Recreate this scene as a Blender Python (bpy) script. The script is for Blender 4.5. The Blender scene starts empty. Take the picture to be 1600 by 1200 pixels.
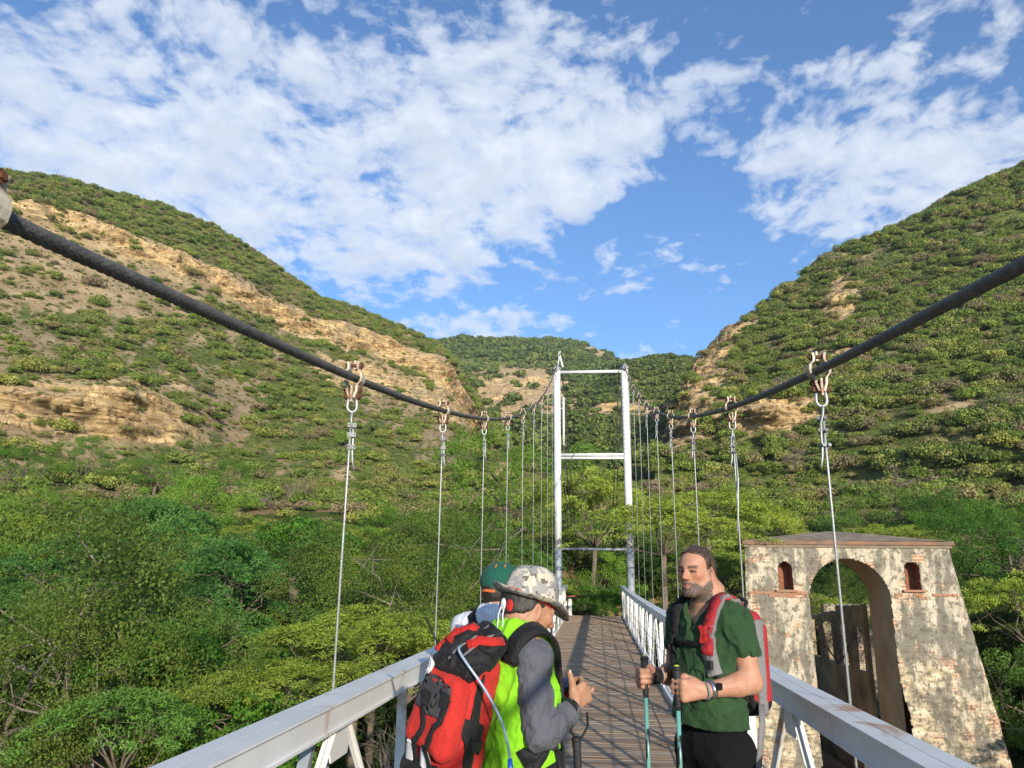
import bpy, math, random
import numpy as np
from mathutils import Vector, Matrix
rng = np.random.default_rng(7)
random.seed(7)
SC = bpy.context.scene
COL = SC.collection
PI = math.pi

# ---------------------------------------------------------------- objects
def tag(o, label=None, cat=None, group=None, kind=None):
    if label: o['label'] = label
    if cat: o['category'] = cat
    if group: o['group'] = group
    if kind: o['kind'] = kind
    return o

def empty(name, loc=(0, 0, 0), rotz=0.0, parent=None):
    o = bpy.data.objects.new(name, None)
    o.empty_display_size = 0.1
    COL.objects.link(o)
    o.location = loc
    o.rotation_euler = (0, 0, rotz)
    if parent: o.parent = parent
    return o

def mesh_np(name, V, Q, smooth=False):
    """numpy mesh; Q is (n,4) or (n,3) or a list of such arrays"""
    V = np.asarray(V, dtype=np.float32)
    fl = Q if isinstance(Q, list) else [Q]
    fl = [np.asarray(q, dtype=np.int32) for q in fl if len(q)]
    me = bpy.data.meshes.new(name)
    me.vertices.add(len(V))
    me.vertices.foreach_set('co', V.ravel())
    nl = sum(q.size for q in fl); npoly = sum(len(q) for q in fl)
    me.loops.add(nl)
    me.loops.foreach_set('vertex_index', np.concatenate([q.ravel() for q in fl]))
    me.polygons.add(npoly)
    tot = np.concatenate([np.full(len(q), q.shape[1], dtype=np.int32) for q in fl])
    st = np.concatenate([[0], np.cumsum(tot)[:-1]]).astype(np.int32)
    me.polygons.foreach_set('loop_start', st)
    me.polygons.foreach_set('loop_total', tot)
    me.polygons.foreach_set('use_smooth', np.full(npoly, smooth, dtype=bool))
    me.update(calc_edges=True)
    me.validate()
    return me

def obj(name, me, mat=None, parent=None, loc=None):
    o = bpy.data.objects.new(name, me)
    COL.objects.link(o)
    if mat is not None:
        for m in (mat if isinstance(mat, (list, tuple)) else [mat]):
            me.materials.append(m)
    if parent: o.parent = parent
    if loc is not None: o.location = loc
    return o

def fattr(me, name, vals, domain='POINT'):
    a = me.attributes.new(name, 'FLOAT', domain)
    a.data.foreach_set('value', np.asarray(vals, dtype=np.float32))

class MB:
    """collects simple shapes into one mesh"""
    def __init__(s): s.v = []; s.f = []; s.n = 0; s.m = []; s.cm = 0
    def add(s, V, F):
        V = [tuple(map(float, p)) for p in V]
        s.v += V
        s.f += [tuple(i + s.n for i in f) for f in F]
        s.m += [s.cm] * len(F)
        s.n += len(V); return s
    def box(s, c, d, M=None):
        x, y, z = [q / 2 for q in d]
        P = [(-x,-y,-z),(x,-y,-z),(x,y,-z),(-x,y,-z),(-x,-y,z),(x,-y,z),(x,y,z),(-x,y,z)]
        P = [Vector(p) for p in P]
        if M is not None: P = [M @ p for p in P]
        c = Vector(c)
        return s.add([p + c for p in P], [(3,2,1,0),(4,5,6,7),(0,1,5,4),(1,2,6,5),(2,3,7,6),(3,0,4,7)])
    def beam(s, a, b, w, h, up=(0, 0, 1)):
        """rectangular bar from a to b, w across, h along up"""
        a = Vector(a); b = Vector(b); d = b - a; L = d.length; d.normalize()
        u = Vector(up); x = d.cross(u)
        if x.length < 1e-4: x = d.cross(Vector((1, 0, 0)))
        x.normalize(); u = x.cross(d)
        P = []
        for t in (a, b):
            for sx, su in ((-1,-1),(1,-1),(1,1),(-1,1)): P.append(t + x*(sx*w/2) + u*(su*h/2))
        return s.add(P, [(0,1,2,3),(7,6,5,4),(0,4,5,1),(1,5,6,2),(2,6,7,3),(3,7,4,0)])
    def tube(s, pts, rad, n=8, cap=True, closed=False):
        pts = [Vector(p) for p in pts]
        R = rad if hasattr(rad, '__len__') else [rad] * len(pts)
        k = len(pts); V = []; F = []
        prev = None
        for i, p in enumerate(pts):
            if closed: t = pts[(i+1) % k] - pts[i-1]
            else: t = pts[min(i+1, k-1)] - pts[max(i-1, 0)]
            if t.length < 1e-9: t = Vector((0, 0, 1))
            t.normalize()
            if prev is None:
                x = t.orthogonal().normalized()
            else:
                x = prev - t * prev.dot(t)
                x = x.normalized() if x.length > 1e-6 else t.orthogonal().normalized()
            prev = x; y = t.cross(x)
            for j in range(n):
                a = 2*PI*j/n
                V.append(p + (x*math.cos(a) + y*math.sin(a)) * R[i])
        kk = k if closed else k - 1
        for i in range(kk):
            i2 = (i+1) % k
            for j in range(n):
                j2 = (j+1) % n
                F.append((i*n+j, i*n+j2, i2*n+j2, i2*n+j))
        if cap and not closed:
            F.append(tuple(range(n-1, -1, -1))); F.append(tuple((k-1)*n + j for j in range(n)))
        return s.add(V, F)
    def ribbon(s, pts, width, thick, side):
        """flat strap along pts; side(i) gives the direction across"""
        pts = [Vector(p) for p in pts]; V = []; F = []; k = len(pts)
        for i, p in enumerate(pts):
            t = (pts[min(i+1,k-1)] - pts[max(i-1,0)]).normalized()
            x = Vector(side(i) if callable(side) else side); x = (x - t*x.dot(t)).normalized()
            nrm = t.cross(x)
            w = width[i] if hasattr(width, '__len__') else width
            for a, b in ((-1,-1),(1,-1),(1,1),(-1,1)): V.append(p + x*(a*w/2) + nrm*(b*thick/2))
        for i in range(k-1):
            for j in range(4):
                F.append((i*4+j, i*4+(j+1)%4, (i+1)*4+(j+1)%4, (i+1)*4+j))
        F.append((3,2,1,0)); F.append(tuple((k-1)*4+j for j in range(4)))
        return s.add(V, F)
    def ball(s, c, r, n=8, m=6):
        c = Vector(c); r = r if hasattr(r, '__len__') else (r, r, r)
        V = [c + Vector((0,0,r[2]))]
        for i in range(1, m):
            a = PI*i/m
            for j in range(n):
                b = 2*PI*j/n
                V.append(c + Vector((r[0]*math.sin(a)*math.cos(b), r[1]*math.sin(a)*math.sin(b), r[2]*math.cos(a))))
        V.append(c - Vector((0,0,r[2])))
        F = []
        for j in range(n):
            F.append((0, 1+j, 1+(j+1)%n)); F.append((len(V)-1, 1+(m-2)*n+(j+1)%n, 1+(m-2)*n+j))
        for i in range(m-2):
            for j in range(n):
                F.append((1+i*n+j, 1+(i+1)*n+j, 1+(i+1)*n+(j+1)%n, 1+i*n+(j+1)%n))
        return s.add(V, F)
    def build(s, name, mat=None, parent=None, smooth=False, bevel=0.0, loc=None):
        me = bpy.data.meshes.new(name)
        off = Vector(loc) if loc is not None else Vector((0,0,0))
        me.from_pydata([tuple(Vector(v)-off) for v in s.v], [], s.f)
        me.polygons.foreach_set('material_index', np.array(s.m, dtype=np.int32))
        if smooth: me.polygons.foreach_set('use_smooth', np.ones(len(me.polygons), dtype=bool))
        me.update()
        o = obj(name, me, mat, parent)
        if loc is not None: o.location = loc
        if bevel:
            b = o.modifiers.new('bevel', 'BEVEL'); b.width = bevel; b.segments = 2; b.limit_method = 'ANGLE'
        return o

# ---------------------------------------------------------------- noise
def _hash(ix, iy, iz, seed):
    h = (ix*374761393 + iy*668265263 + iz*2147483647 + seed*974634457).astype(np.int64) & 0xffffffff
    h = ((h ^ (h >> 13)) * 1274126177) & 0xffffffff
    h = h ^ (h >> 16)
    return (h & 0xffff) / 65535.0
def vnoise(x, y, z, seed=0):
    xi = np.floor(x); yi = np.floor(y); zi = np.floor(z)
    fx = x-xi; fy = y-yi; fz = z-zi
    fx = fx*fx*(3-2*fx); fy = fy*fy*(3-2*fy); fz = fz*fz*(3-2*fz)
    xi = xi.astype(np.int64); yi = yi.astype(np.int64); zi = zi.astype(np.int64)
    o = 0
    for a in (0,1):
        for b in (0,1):
            for c in (0,1):
                w = (fx if a else 1-fx)*(fy if b else 1-fy)*(fz if c else 1-fz)
                o = o + w*_hash(xi+a, yi+b, zi+c, seed)
    return o
def fbm(x, y, z=None, oct=4, seed=0):
    x = np.asarray(x, dtype=np.float64); y = np.asarray(y, dtype=np.float64)
    z = np.zeros_like(x) if z is None else np.asarray(z, dtype=np.float64)
    s = 0; a = .5; t = 0
    for i in range(oct):
        s = s + a*vnoise(x, y, z, seed+i*17); t += a
        x = x*2.03+11.3; y = y*2.03+5.7; z = z*2.03+3.1; a *= .5
    return s/t
def sstep(a, b, x):
    t = np.clip((x-a)/(b-a), 0, 1); return t*t*(3-2*t)

# ---------------------------------------------------------------- materials
class NT:
    def __init__(s, tree): s.t = tree
    def n(s, typ, **kw):
        nd = s.t.nodes.new(typ)
        ins = kw.pop('ins', {})
        for k, v in kw.items(): setattr(nd, k, v)
        for k, v in ins.items():
            if isinstance(v, bpy.types.NodeSocket): s.t.links.new(v, nd.inputs[k])
            else: nd.inputs[k].default_value = v
        return nd
    def math(s, op, a, b=0.0, c=None, clamp=False):
        ins = {0: a, 1: b}
        if c is not None: ins[2] = c
        return s.n('ShaderNodeMath', operation=op, use_clamp=clamp, ins=ins).outputs[0]
    def noise(s, vec, scale, detail=4, rough=.55, dist=0.0):
        ins = {'Scale': scale, 'Detail': detail, 'Roughness': rough, 'Distortion': dist}
        if vec is not None: ins['Vector'] = vec
        return s.n('ShaderNodeTexNoise', ins=ins).outputs[0]
    def ramp(s, fac, stops, interp='LINEAR'):
        r = s.n('ShaderNodeValToRGB', ins={0: fac})
        cr = r.color_ramp; cr.interpolation = interp
        while len(cr.elements) < len(stops): cr.elements.new(.5)
        for e, (p, c) in zip(cr.elements, stops):
            e.position = p; e.color = (c if hasattr(c, '__len__') else (c, c, c)) + ((1,) if not hasattr(c, '__len__') or len(c) == 3 else ())
        return r.outputs[0]
    def mix(s, fac, a, b, blend='MIX'):
        m = s.n('ShaderNodeMix', data_type='RGBA', blend_type=blend)
        for i, v in ((0, fac), (6, a), (7, b)):
            if isinstance(v, bpy.types.NodeSocket): s.t.links.new(v, m.inputs[i])
            else: m.inputs[i].default_value = v if i == 0 else (tuple(v) + (1,) if len(v) == 3 else v)
        return m.outputs[2]
    def mapping(s, vec, scale=(1,1,1), rot=(0,0,0), loc=(0,0,0)):
        return s.n('ShaderNodeMapping', ins={'Vector': vec, 'Scale': scale, 'Rotation': rot, 'Location': loc}).outputs[0]
    def link(s, a, b): s.t.links.new(a, b)

def newmat(name):
    m = bpy.data.materials.new(name); m.use_nodes = True
    t = NT(m.node_tree); b = m.node_tree.nodes['Principled BSDF']
    return m, t, b

def M(name, c1, c2=None, scale=8.0, rough=.6, bump=0.0, bscale=None, metal=0.0, spec=.5, stretch=(1,1,1), rust=0.0, rustcol=(.24,.10,.03), sheen=0.0, detail=5):
    """plain surface with noise variation of its own colour, optional rust patches and bump"""
    m, t, b = newmat(name)
    co = t.n('ShaderNodeTexCoord').outputs['Object']
    v = t.mapping(co, stretch)
    c2 = c2 or tuple(x*.8 for x in c1)
    f = t.ramp(t.noise(v, scale, detail), [(.3, 0.0), (.7, 1.0)])
    c = t.mix(f, c1, c2)
    if rust > 0:
        rf = t.ramp(t.noise(v, scale*.6, 7, .65, .6), [(1-rust-.08, 0.0), (1-rust+.04, 1.0)])
        c = t.mix(rf, c, t.mix(t.noise(v, scale*3), rustcol, tuple(min(1,x*2.2) for x in rustcol)))
    t.link(c, b.inputs['Base Color'])
    b.inputs['Roughness'].default_value = rough
    b.inputs['Metallic'].default_value = metal
    b.inputs['Specular IOR Level'].default_value = spec
    if sheen: b.inputs['Sheen Weight'].default_value = sheen
    if bump:
        bn = t.n('ShaderNodeBump', ins={'Height': t.noise(v, bscale or scale*4, 6), 'Strength': bump, 'Distance': .01})
        t.link(bn.outputs[0], b.inputs['Normal'])
    return m

# ---------------------------------------------------------------- camera (solved from the bridge's own lines)
F_PX, PITCH, YAW, ROLL = 1169.98, .2548, .1108, .0122
CAM = np.array([.0656, 0, 0])
def _cam_axes():
    p, y, r = PITCH, YAW, ROLL
    f0 = np.array([-math.sin(y), math.cos(y), 0]); r0 = np.array([math.cos(y), math.sin(y), 0]); u0 = np.array([0,0,1.])
    f = f0*math.cos(p)+u0*math.sin(p); u = -f0*math.sin(p)+u0*math.cos(p)
    return r0*math.cos(r)+u*math.sin(r), -r0*math.sin(r)+u*math.cos(r), f
AX_R, AX_U, AX_F = _cam_axes()
def ray(x, y): return (x-800)*AX_R+(600-y)*AX_U+F_PX*AX_F
def atY(x, y, Y): d = ray(x, y); return Vector(CAM+d*(Y/d[1]))
def azel(x, y):
    d = ray(x, y); return math.degrees(math.atan2(d[0], d[1])), math.degrees(math.atan2(d[2], math.hypot(d[0], d[1])))
def atR(x, y, r):
    d = ray(x, y); return Vector(CAM + d*(r/math.hypot(d[0], d[1])))
cd = bpy.data.cameras.new('camera')
cd.sensor_width = 36; cd.lens = F_PX/1600*36; cd.clip_start = .05; cd.clip_end = 20000
camo = bpy.data.objects.new('camera', cd); COL.objects.link(camo)
mw = Matrix.Identity(4)
for i in range(3):
    mw[i][0] = AX_R[i]; mw[i][1] = AX_U[i]; mw[i][2] = -AX_F[i]; mw[i][3] = CAM[i]
camo.matrix_world = mw
SC.camera = camo
# sky look: (pixel the patch was read at, radii in degrees, amount, tilt)
CLOUD_BLOBS = [((330, 170), 30, 11, .42, 10), ((780, 330), 15, 5.0, .34, 22), ((1010, 400), 6, 2.2, .34, 20), ((900, 150), 12, 8, .22, 0), ((1310, 285), 9, 5.2, .50, -22), ((1560, 150), 8, 6.5, .42, -20),
               ((790, 512), 7, 1.7, .48, 0), ((1240, 100), 8, 2.0, .16, 0), ((1000, 560), 4, 1.2, .34, 0), ((1120, 420), 3, 1.5, .16, 0), ((560, 420), 11, 2.5, .12, -5), ((1420, 30), 2.5, 1, .2, 0),
               ((1060, 300), 4, 3.0, -.25, 40), ((1500, 250), 4, 1.2, .25, -20), ((60, 20), 9, 3, -.12, 0), ((760, 210), 11, 7, .20, 0), ((120, 200), 14, 8, .16, 0), ((600, 380), 12, 4, .14, 10), ((1150, 190), 6, 3, .14, 0), ((250, 60), 16, 7, .10, 0), ((60, 230), 10, 4, .14, 0), ((300, 300), 12, 4, .14, 20)]
CLOUD_GAIN = 6.0
SKY_TINT = (.80, 1.06, 1.32)
SKY_STRENGTH = .12
EXPOSURE = 0.62
# ---------------------------------------------------------------- ground and hills
def interp(x, xs, ys): return np.interp(x, xs, ys)
_VR = [0, 8, 15, 25, 32, 45, 60, 100, 130, 150, 200, 400, 1000, 4000]
_VZ = [-13.5, -12.5, -7.2, -4.4, -3.2, -1.6, 1.0, 8.5, 14, 17.5, 25, 40, 60, 60]
def ground_z(x, y):
    x = np.asarray(x, float); y = np.asarray(y, float)
    r = np.hypot(x, y)
    z = interp(r, _VR, _VZ)
    back = sstep(10, -40, y)                       # behind the photographer the land is a mirrored bank
    z = z*(1-back) + back*interp(r, [0, 20, 45, 70, 4000], [-13, -8, -2.0, 2, 30])
    z = z + (fbm(x/14, y/14, None, 4, 3)-.5)*3.0*sstep(8, 40, r)
    # embankment that carries the path off the end of the deck
    e = np.exp(-(np.maximum(np.abs(x-.3)-2.2, 0)/3.5)**2) * sstep(25.5, 28.4, y) * (1-sstep(46, 60, y))
    ez = -1.62 + .02*np.maximum(y-29, 0) + sstep(33, 40, y)*2.2
    z = z*(1-e) + e*ez
    # level pad under the ruin
    p = np.exp(-(np.maximum(np.abs(x-7.5)-5.5, 0)/2.0)**2) * np.exp(-(np.maximum(np.abs(y-31)-9, 0)/2.5)**2)
    z = z*(1-p) + p*(-6.4)
    return z

# ground: a polar sheet, dense near, reaching the horizon
na = 360; rr = np.concatenate([np.linspace(1.5, 60, 118), np.geomspace(62, 3500, 70)])
aa = np.linspace(0, 2*PI, na, endpoint=False)
A, R_ = np.meshgrid(aa, rr, indexing='ij')
X = R_*np.sin(A); Y = R_*np.cos(A); Z = ground_z(X, Y)
nr = len(rr)
V = np.stack([X, Y, Z], -1).reshape(-1, 3)
V = np.vstack([V, [[0, 0, float(ground_z(0, 0))]]])
i, j = np.meshgrid(np.arange(na), np.arange(nr-1), indexing='ij')
i2 = (i+1) % na
Q = np.stack([i*nr+j, i2*nr+j, i2*nr+j+1, i*nr+j+1], -1).reshape(-1, 4)[:, ::-1]
ct = np.stack([np.full(na, na*nr), (np.arange(na)+1) % na*nr, np.arange(na)*nr], -1)[:, ::-1]
m, t, b = newmat('ground_soil')
co = t.n('ShaderNodeTexCoord').outputs['Object']
n1 = t.noise(co, .25, 6, .6); n2 = t.noise(co, 2.5, 6, .65)
soil = t.mix(t.ramp(n2, [(.3, 0.), (.7, 1.)]), (.20, .125, .06), (.33, .22, .11))
grs = t.mix(t.ramp(n2, [(.35, 0.), (.65, 1.)]), (.045, .07, .012), (.09, .12, .02))
t.link(t.mix(t.ramp(n1, [(.44, 0.), (.54, 1.)]), soil, grs), b.inputs['Base Color'])
b.inputs['Roughness'].default_value = .95; b.inputs['Specular IOR Level'].default_value = .1
bn = t.n('ShaderNodeBump', ins={'Height': n2, 'Strength': .8, 'Distance': .15}); t.link(bn.outputs[0], b.inputs['Normal'])
MAT_GROUND = m
tag(obj('ground', mesh_np('ground', V, [Q, ct], True), m), kind='structure')

# hills: each a sheet swept over azimuth; v runs from below the foot up the slope, over the crest and down the back
def hill_mat(name):
    m, t, b = newmat(name)
    geo = t.n('ShaderNodeTexCoord').outputs['Object']
    rock = t.n('ShaderNodeAttribute', attribute_name='rock').outputs['Fac']
    bare = t.n('ShaderNodeAttribute', attribute_name='bare').outputs['Fac']
    warp = t.n('ShaderNodeVectorMath', operation='ADD', ins={0: geo, 1: t.n('ShaderNodeVectorMath', operation='SCALE', ins={0: t.n('ShaderNodeTexNoise', ins={'Vector': geo, 'Scale': .03, 'Detail': 3.}).outputs[1], 'Scale': 7.}).outputs[0]}).outputs[0]
    strata = t.noise(t.mapping(warp, (.11, .11, .75)), 1.0, 6, .66)
    fine = t.noise(t.mapping(warp, (.28, .28, 2.4)), 1.0, 4, .65)
    blocks = t.noise(t.mapping(warp, (.42, .42, .55)), 1.0, 6, .72)
    cracks = t.noise(t.mapping(warp, (.75, .75, .10)), 1.0, 4, .6)
    rc = t.mix(t.ramp(strata, [(.36, 0.), (.44, .7), (.50, .35), (.58, 1.)]), (.34, .23, .12), (.80, .58, .30))
    rc = t.mix(t.ramp(fine, [(.38, .75), (.45, 0.)]), rc, (.12, .075, .04))
    rc = t.mix(t.ramp(blocks, [(.36, .9), (.44, 0.)]), rc, (.085, .055, .035))
    rc = t.mix(t.ramp(cracks, [(.34, .7), (.42, 0.)]), rc, (.13, .085, .05))
    rc = t.mix(t.ramp(t.noise(geo, .05, 5, .6), [(.5, 0.), (.66, .55)]), rc, (.27, .23, .18))
    spots = t.noise(geo, .9, 5, .7)
    soil = t.mix(t.ramp(t.noise(geo, .12, 8, .72), [(.35, 0.), (.65, 1.)]), (.28, .20, .11), (.52, .395, .23))
    soil = t.mix(t.ramp(spots, [(.55, 0.), (.62, .8)]), soil, (.10, .085, .035))
    soil = t.mix(t.ramp(t.noise(geo, 2.2, 4, .7), [(.60, 0.), (.68, .7)]), soil, (.07, .05, .03))
    grass = t.mix(t.ramp(t.noise(geo, .35, 8, .75), [(.35, 0.), (.65, 1.)]), (.085, .12, .026), (.19, .22, .058))
    grass = t.mix(t.ramp(spots, [(.54, 0.), (.62, .8)]), grass, (.035, .05, .012))
    gm = t.math('ADD', t.math('MULTIPLY', bare, 1.25), t.math('MULTIPLY', t.math('SUBTRACT', t.noise(geo, .07, 9, .75), .58), 1.6))
    c = t.mix(t.ramp(gm, [(.0, 0.), (.22, 1.)]), grass, soil)
    rm = t.math('ADD', t.math('MULTIPLY', rock, 1.2), t.math('MULTIPLY', t.math('SUBTRACT', t.noise(geo, .09, 8, .7), .64), 1.5))
    rmk = t.ramp(rm, [(.04, 0.), (.16, 1.)])
    c = t.mix(rmk, c, rc)
    t.link(c, b.inputs['Base Color'])
    b.inputs['Roughness'].default_value = .95; b.inputs['Specular IOR Level'].default_value = .1
    bh = t.math('ADD', t.math('MULTIPLY', strata, t.math('MULTIPLY', rmk, 1.6)), t.math('ADD', t.math('MULTIPLY', blocks, rmk), t.math('MULTIPLY', t.noise(geo, .9, 8, .75), 1.0)))
    bn = t.n('ShaderNodeBump', ins={'Height': bh, 'Strength': .65, 'Distance': 1.8}); t.link(bn.outputs[0], b.inputs['Normal'])
    return m
MAT_HILL = hill_mat('hill_soil_rock')

def hill(name, keys, az0, az1, na, nv, rough, rockf, seed, gully=.05):
    """keys: list of (azimuth, [(elevation, distance) ...]) all with the same number of profile points"""
    az = np.linspace(az0, az1, na)
    ks = np.array([k[0] for k in keys]); K = len(keys[0][1])
    el = np.stack([interp(az, ks, [k[1][i][0] for k in keys]) for i in range(K)], 1)
    rd = np.stack([interp(az, ks, [k[1][i][1] for k in keys]) for i in range(K)], 1)
    # smooth along azimuth a little
    ker = np.hanning(9); ker /= ker.sum()
    for a in (el, rd):
        for i in range(K):
            a[:, i] = np.convolve(np.pad(a[:, i], 4, 'edge'), ker, 'valid')
    u = np.linspace(0, K-1, nv)
    i0 = np.minimum(u.astype(int), K-2); f = u-i0
    E = el[:, i0]*(1-f)+el[:, i0+1]*f
    Rr = rd[:, i0]*(1-f)+rd[:, i0+1]*f
    AZ = np.repeat(az[:, None], nv, 1)
    Ar = np.radians(AZ)
    Zh = Rr*np.tan(np.radians(E))
    X = Rr*np.sin(Ar); Y = Rr*np.cos(Ar)
    rock, bare = rockf(AZ, E, Rr)
    # relief: gullies run down the slope, ledges on the rock
    g = (fbm(X/55, Y/55, Zh/70, 5, seed)-.5)*2
    d = Rr*gully*g
    led = (fbm(X/22, Y/22, Zh/3.2, 4, seed+5)-.5)*2
    blk = (fbm(X/9, Y/9, Zh/5, 4, seed+9)-.5)*2
    saw = ((Zh/4.2 + led*1.1) % 1.0)
    qz = np.round(fbm(X/6.5, Y/6.5, Zh/2.3, 3, seed+21)*7)/7-.5
    d = d + rock*(led*5+blk*2.0-6.0+saw*2.2+qz*9) + blk*rough
    d = d*np.clip(u/1.0, 0, 1)[None, :]
    R2 = Rr+d
    X = R2*np.sin(Ar); Y = R2*np.cos(Ar)
    Zh = Zh + (fbm(X/25, Y/25, None, 4, seed+3)-.5)*rough*1.4
    V = np.stack([X, Y, Zh], -1).reshape(-1, 3)
    i, j = np.meshgrid(np.arange(na-1), np.arange(nv-1), indexing='ij')
    Q = np.stack([i*nv+j, (i+1)*nv+j, (i+1)*nv+j+1, i*nv+j+1], -1).reshape(-1, 4)[:, ::-1]
    me = mesh_np(name, V, Q, True)
    fattr(me, 'rock', rock.ravel()); fattr(me, 'bare', bare.ravel())
    o = tag(obj(name, me, MAT_HILL), kind='structure')
    return dict(o=o, X=X, Y=Y, Z=Zh, rock=rock, bare=bare, AZ=AZ, E=E, R=Rr, u=u, na=na, nv=nv)

def gauss(x, y, cx, cy, sx, sy): return np.exp(-((x-cx)/sx)**2-((y-cy)/sy)**2)

# ridge of the near left hill, read as directions, standing 300-480 m away
def rock_left(az, el, r):
    n = (fbm(az*.5, el*.5, None, 3, 21)-.5)
    # upper ledge: a band under the ridge that drops towards the valley head
    top = interp(az, [-46, -38, -33.5, -29, -25.5, -22, -18, -14, -11], [22.9, 22.6, 22.0, 20.6, 19.2, 18.2, 17.3, 16.2, 15.2])
    band = np.exp(-((el-top+n*1.2)/np.where(az > -20, .95, .75))**2)*interp(az, [-46, -40, -33, -27, -20, -12], [.35, .45, .95, 1.15, 1.2, 1.25])
    band = band*np.clip(.35+1.6*fbm(az*.8, el*1.3, None, 3, 61)**1.3, 0, 1.2)
    band2 = np.exp(-((el-top+2.6+n*1.5)/.8)**2)*interp(az, [-26, -19, -13], [0, .85, 1.15])
    low = gauss(az, el, -35.5, 10.6, 5.5, 1.6)*1.15 + gauss(az, el, -32.2, 12.4, 2.6, 1.6)*.5
    low2 = gauss(az, el, -8.6, 13.5, 3.5, 2.4)*1.0
    rock = np.clip(band+band2+low+low2, 0, 1)
    bare = np.clip(gauss(az, el, -40, 20.0, 8.5, 2.8)*.85 + gauss(az, el, -30, 19, 4.5, 2.2)*.35 + gauss(az, el, -43, 13.5, 5, 3)*.5 + gauss(az, el, -27.5, 11.5, 2.0, 2.6)*.75
                   + gauss(az, el, -14, 13.0, 3, 2.0)*.6 + gauss(az, el, -38, 9, 6, 1.2)*.6 + band*.5, 0, 1)
    bare = np.clip(bare + (fbm(az*.9, el*.9, None, 4, 33)-.5)*1.3*(el < 21.5), 0, 1)
    return rock, bare
PL = []
for a, base, cr, rb, rc in ((-80, 7, 27, 125, 380), (-58, 7.2, 26.2, 125, 370), (-44, 7.0, 24.7, 125, 350), (-39, 7.0, 25.3, 128, 345), (-34, 6.7, 25.2, 130, 345), (-30.3, 6.7, 24.4, 132, 350),
                            (-26.8, 6.9, 23.2, 135, 360), (-21.7, 7.6, 20.6, 140, 380), (-16.6, 8.3, 18.9, 150, 400), (-13, 8.6, 17.6, 155, 410), (-11.6, 8.7, 16.9, 158, 405),
                            (-10.3, 8.7, 14.6, 160, 380), (-8.8, 8.7, 12.4, 162, 350), (-7, 8.6, 10.2, 165, 300), (-4, 7.5, 8.2, 168, 250)):
    h = cr-base
    tp = float(interp(a, [-46, -38, -33.5, -29, -25.5, -22, -18, -14, -11, -8], [22.9, 22.6, 22.0, 20.6, 19.2, 18.2, 17.3, 16.2, 15.2, 12.0]))
    tp = min(tp, cr-1.2)
    lc = float(sstep(-28, -32, a))                   # how far the lower cliff stands up
    D = rc-rb
    lo = [(base+h*.12, rb+D*.10), (base+h*.26, rb+D*.21)]
    lc_ = [(9.0, rb+14), (12.0, rb+17)]
    lo = [tuple(p*(1-lc)+q*lc for p, q in zip(u_, v_)) for u_, v_ in zip(lo, lc_)]
    e_mid = (lo[1][0]+tp-.9)/2
    PL.append((a, [(base-5, rb-18), (base, rb)] + lo + [(e_mid, rb+D*.45), (tp-1.0, rb+D*.72), (tp+.75, rb+D*.735), (cr, rc), (cr*.93, rc+120), (cr*.45, rc+420)]))
HL = hill('hill', PL, -80, -4, 620, 230, 2.0, rock_left, 41, .035)

def rock_mid(az, el, r):
    rock = np.clip(gauss(az, el, -4.6, 14.6, 3.4, 1.0)*.9 + gauss(az, el, -6.6, 13.6, 3.0, 1.8)*.95 + gauss(az, el, 2.2, 13.0, 3.2, .45)*1.05 + gauss(az, el, -.5, 12.4, 3.0, .5)*.7
                   + gauss(az, el, .6, 17.0, 1.0, .35)*.8, 0, 1)
    bare = np.clip(rock*.6 + (fbm(az*1.1, el*1.1, None, 4, 35)-.5)*.5, 0, 1)
    return rock, bare
PM = []
for a, cr, rc in ((-20, 16.5, 820), (-14, 17.4, 830), (-12, 17.65, 840), (-8, 18.05, 860), (-4.8, 18.1, 880), (-1.3, 17.7, 900), (.75, 16.95, 900), (2.2, 16.1, 880), (4, 15.4, 860), (8, 14.2, 860), (14, 13, 860)):
    PM.append((a, [(4, 200), (9, 260), (12, 380), (14.3, 520), (cr-1.2, rc-170), (cr, rc), (cr*.9, rc+200), (cr*.4, rc+700)]))
HM = hill('mountain', PM, -20, 14, 300, 170, 4.0, rock_mid, 77, .03)

def rock_mid2(az, el, r):
    rock = np.clip(gauss(az, el, 2.2, 12.6, 3.4, .5)*1.0, 0, 1)
    return rock, np.clip(rock*.5+(fbm(az, el, None, 4, 36)-.5)*.4, 0, 1)
PN = []
for a, cr, rc in ((-2.5, 11.0, 420), (-.8, 13.2, 440), (.6, 14.8, 450), (2, 15.9, 455), (3.7, 16.25, 460), (5.2, 16.5, 460), (6.7, 16.55, 460), (8.4, 16.3, 455), (11, 15.6, 450), (18, 14, 450)):
    PN.append((a, [(3, 170), (8.4, 190), (10.6, 270), (12.2, 330), (13.2, 350), (cr-.6, rc-30), (cr, rc), (cr*.9, rc+130), (cr*.4, rc+400)]) if cr > 14 else (a, [(3, 170), (8.0, 190), (cr-2.2, 270), (cr-1.4, 330), (cr-.9, 350), (cr-.4, rc-30), (cr, rc), (cr*.9, rc+130), (cr*.4, rc+400)]))
HN = hill('ridge', PN, -2.5, 18, 220, 150, 3.0, rock_mid2, 91, .03)

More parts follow.
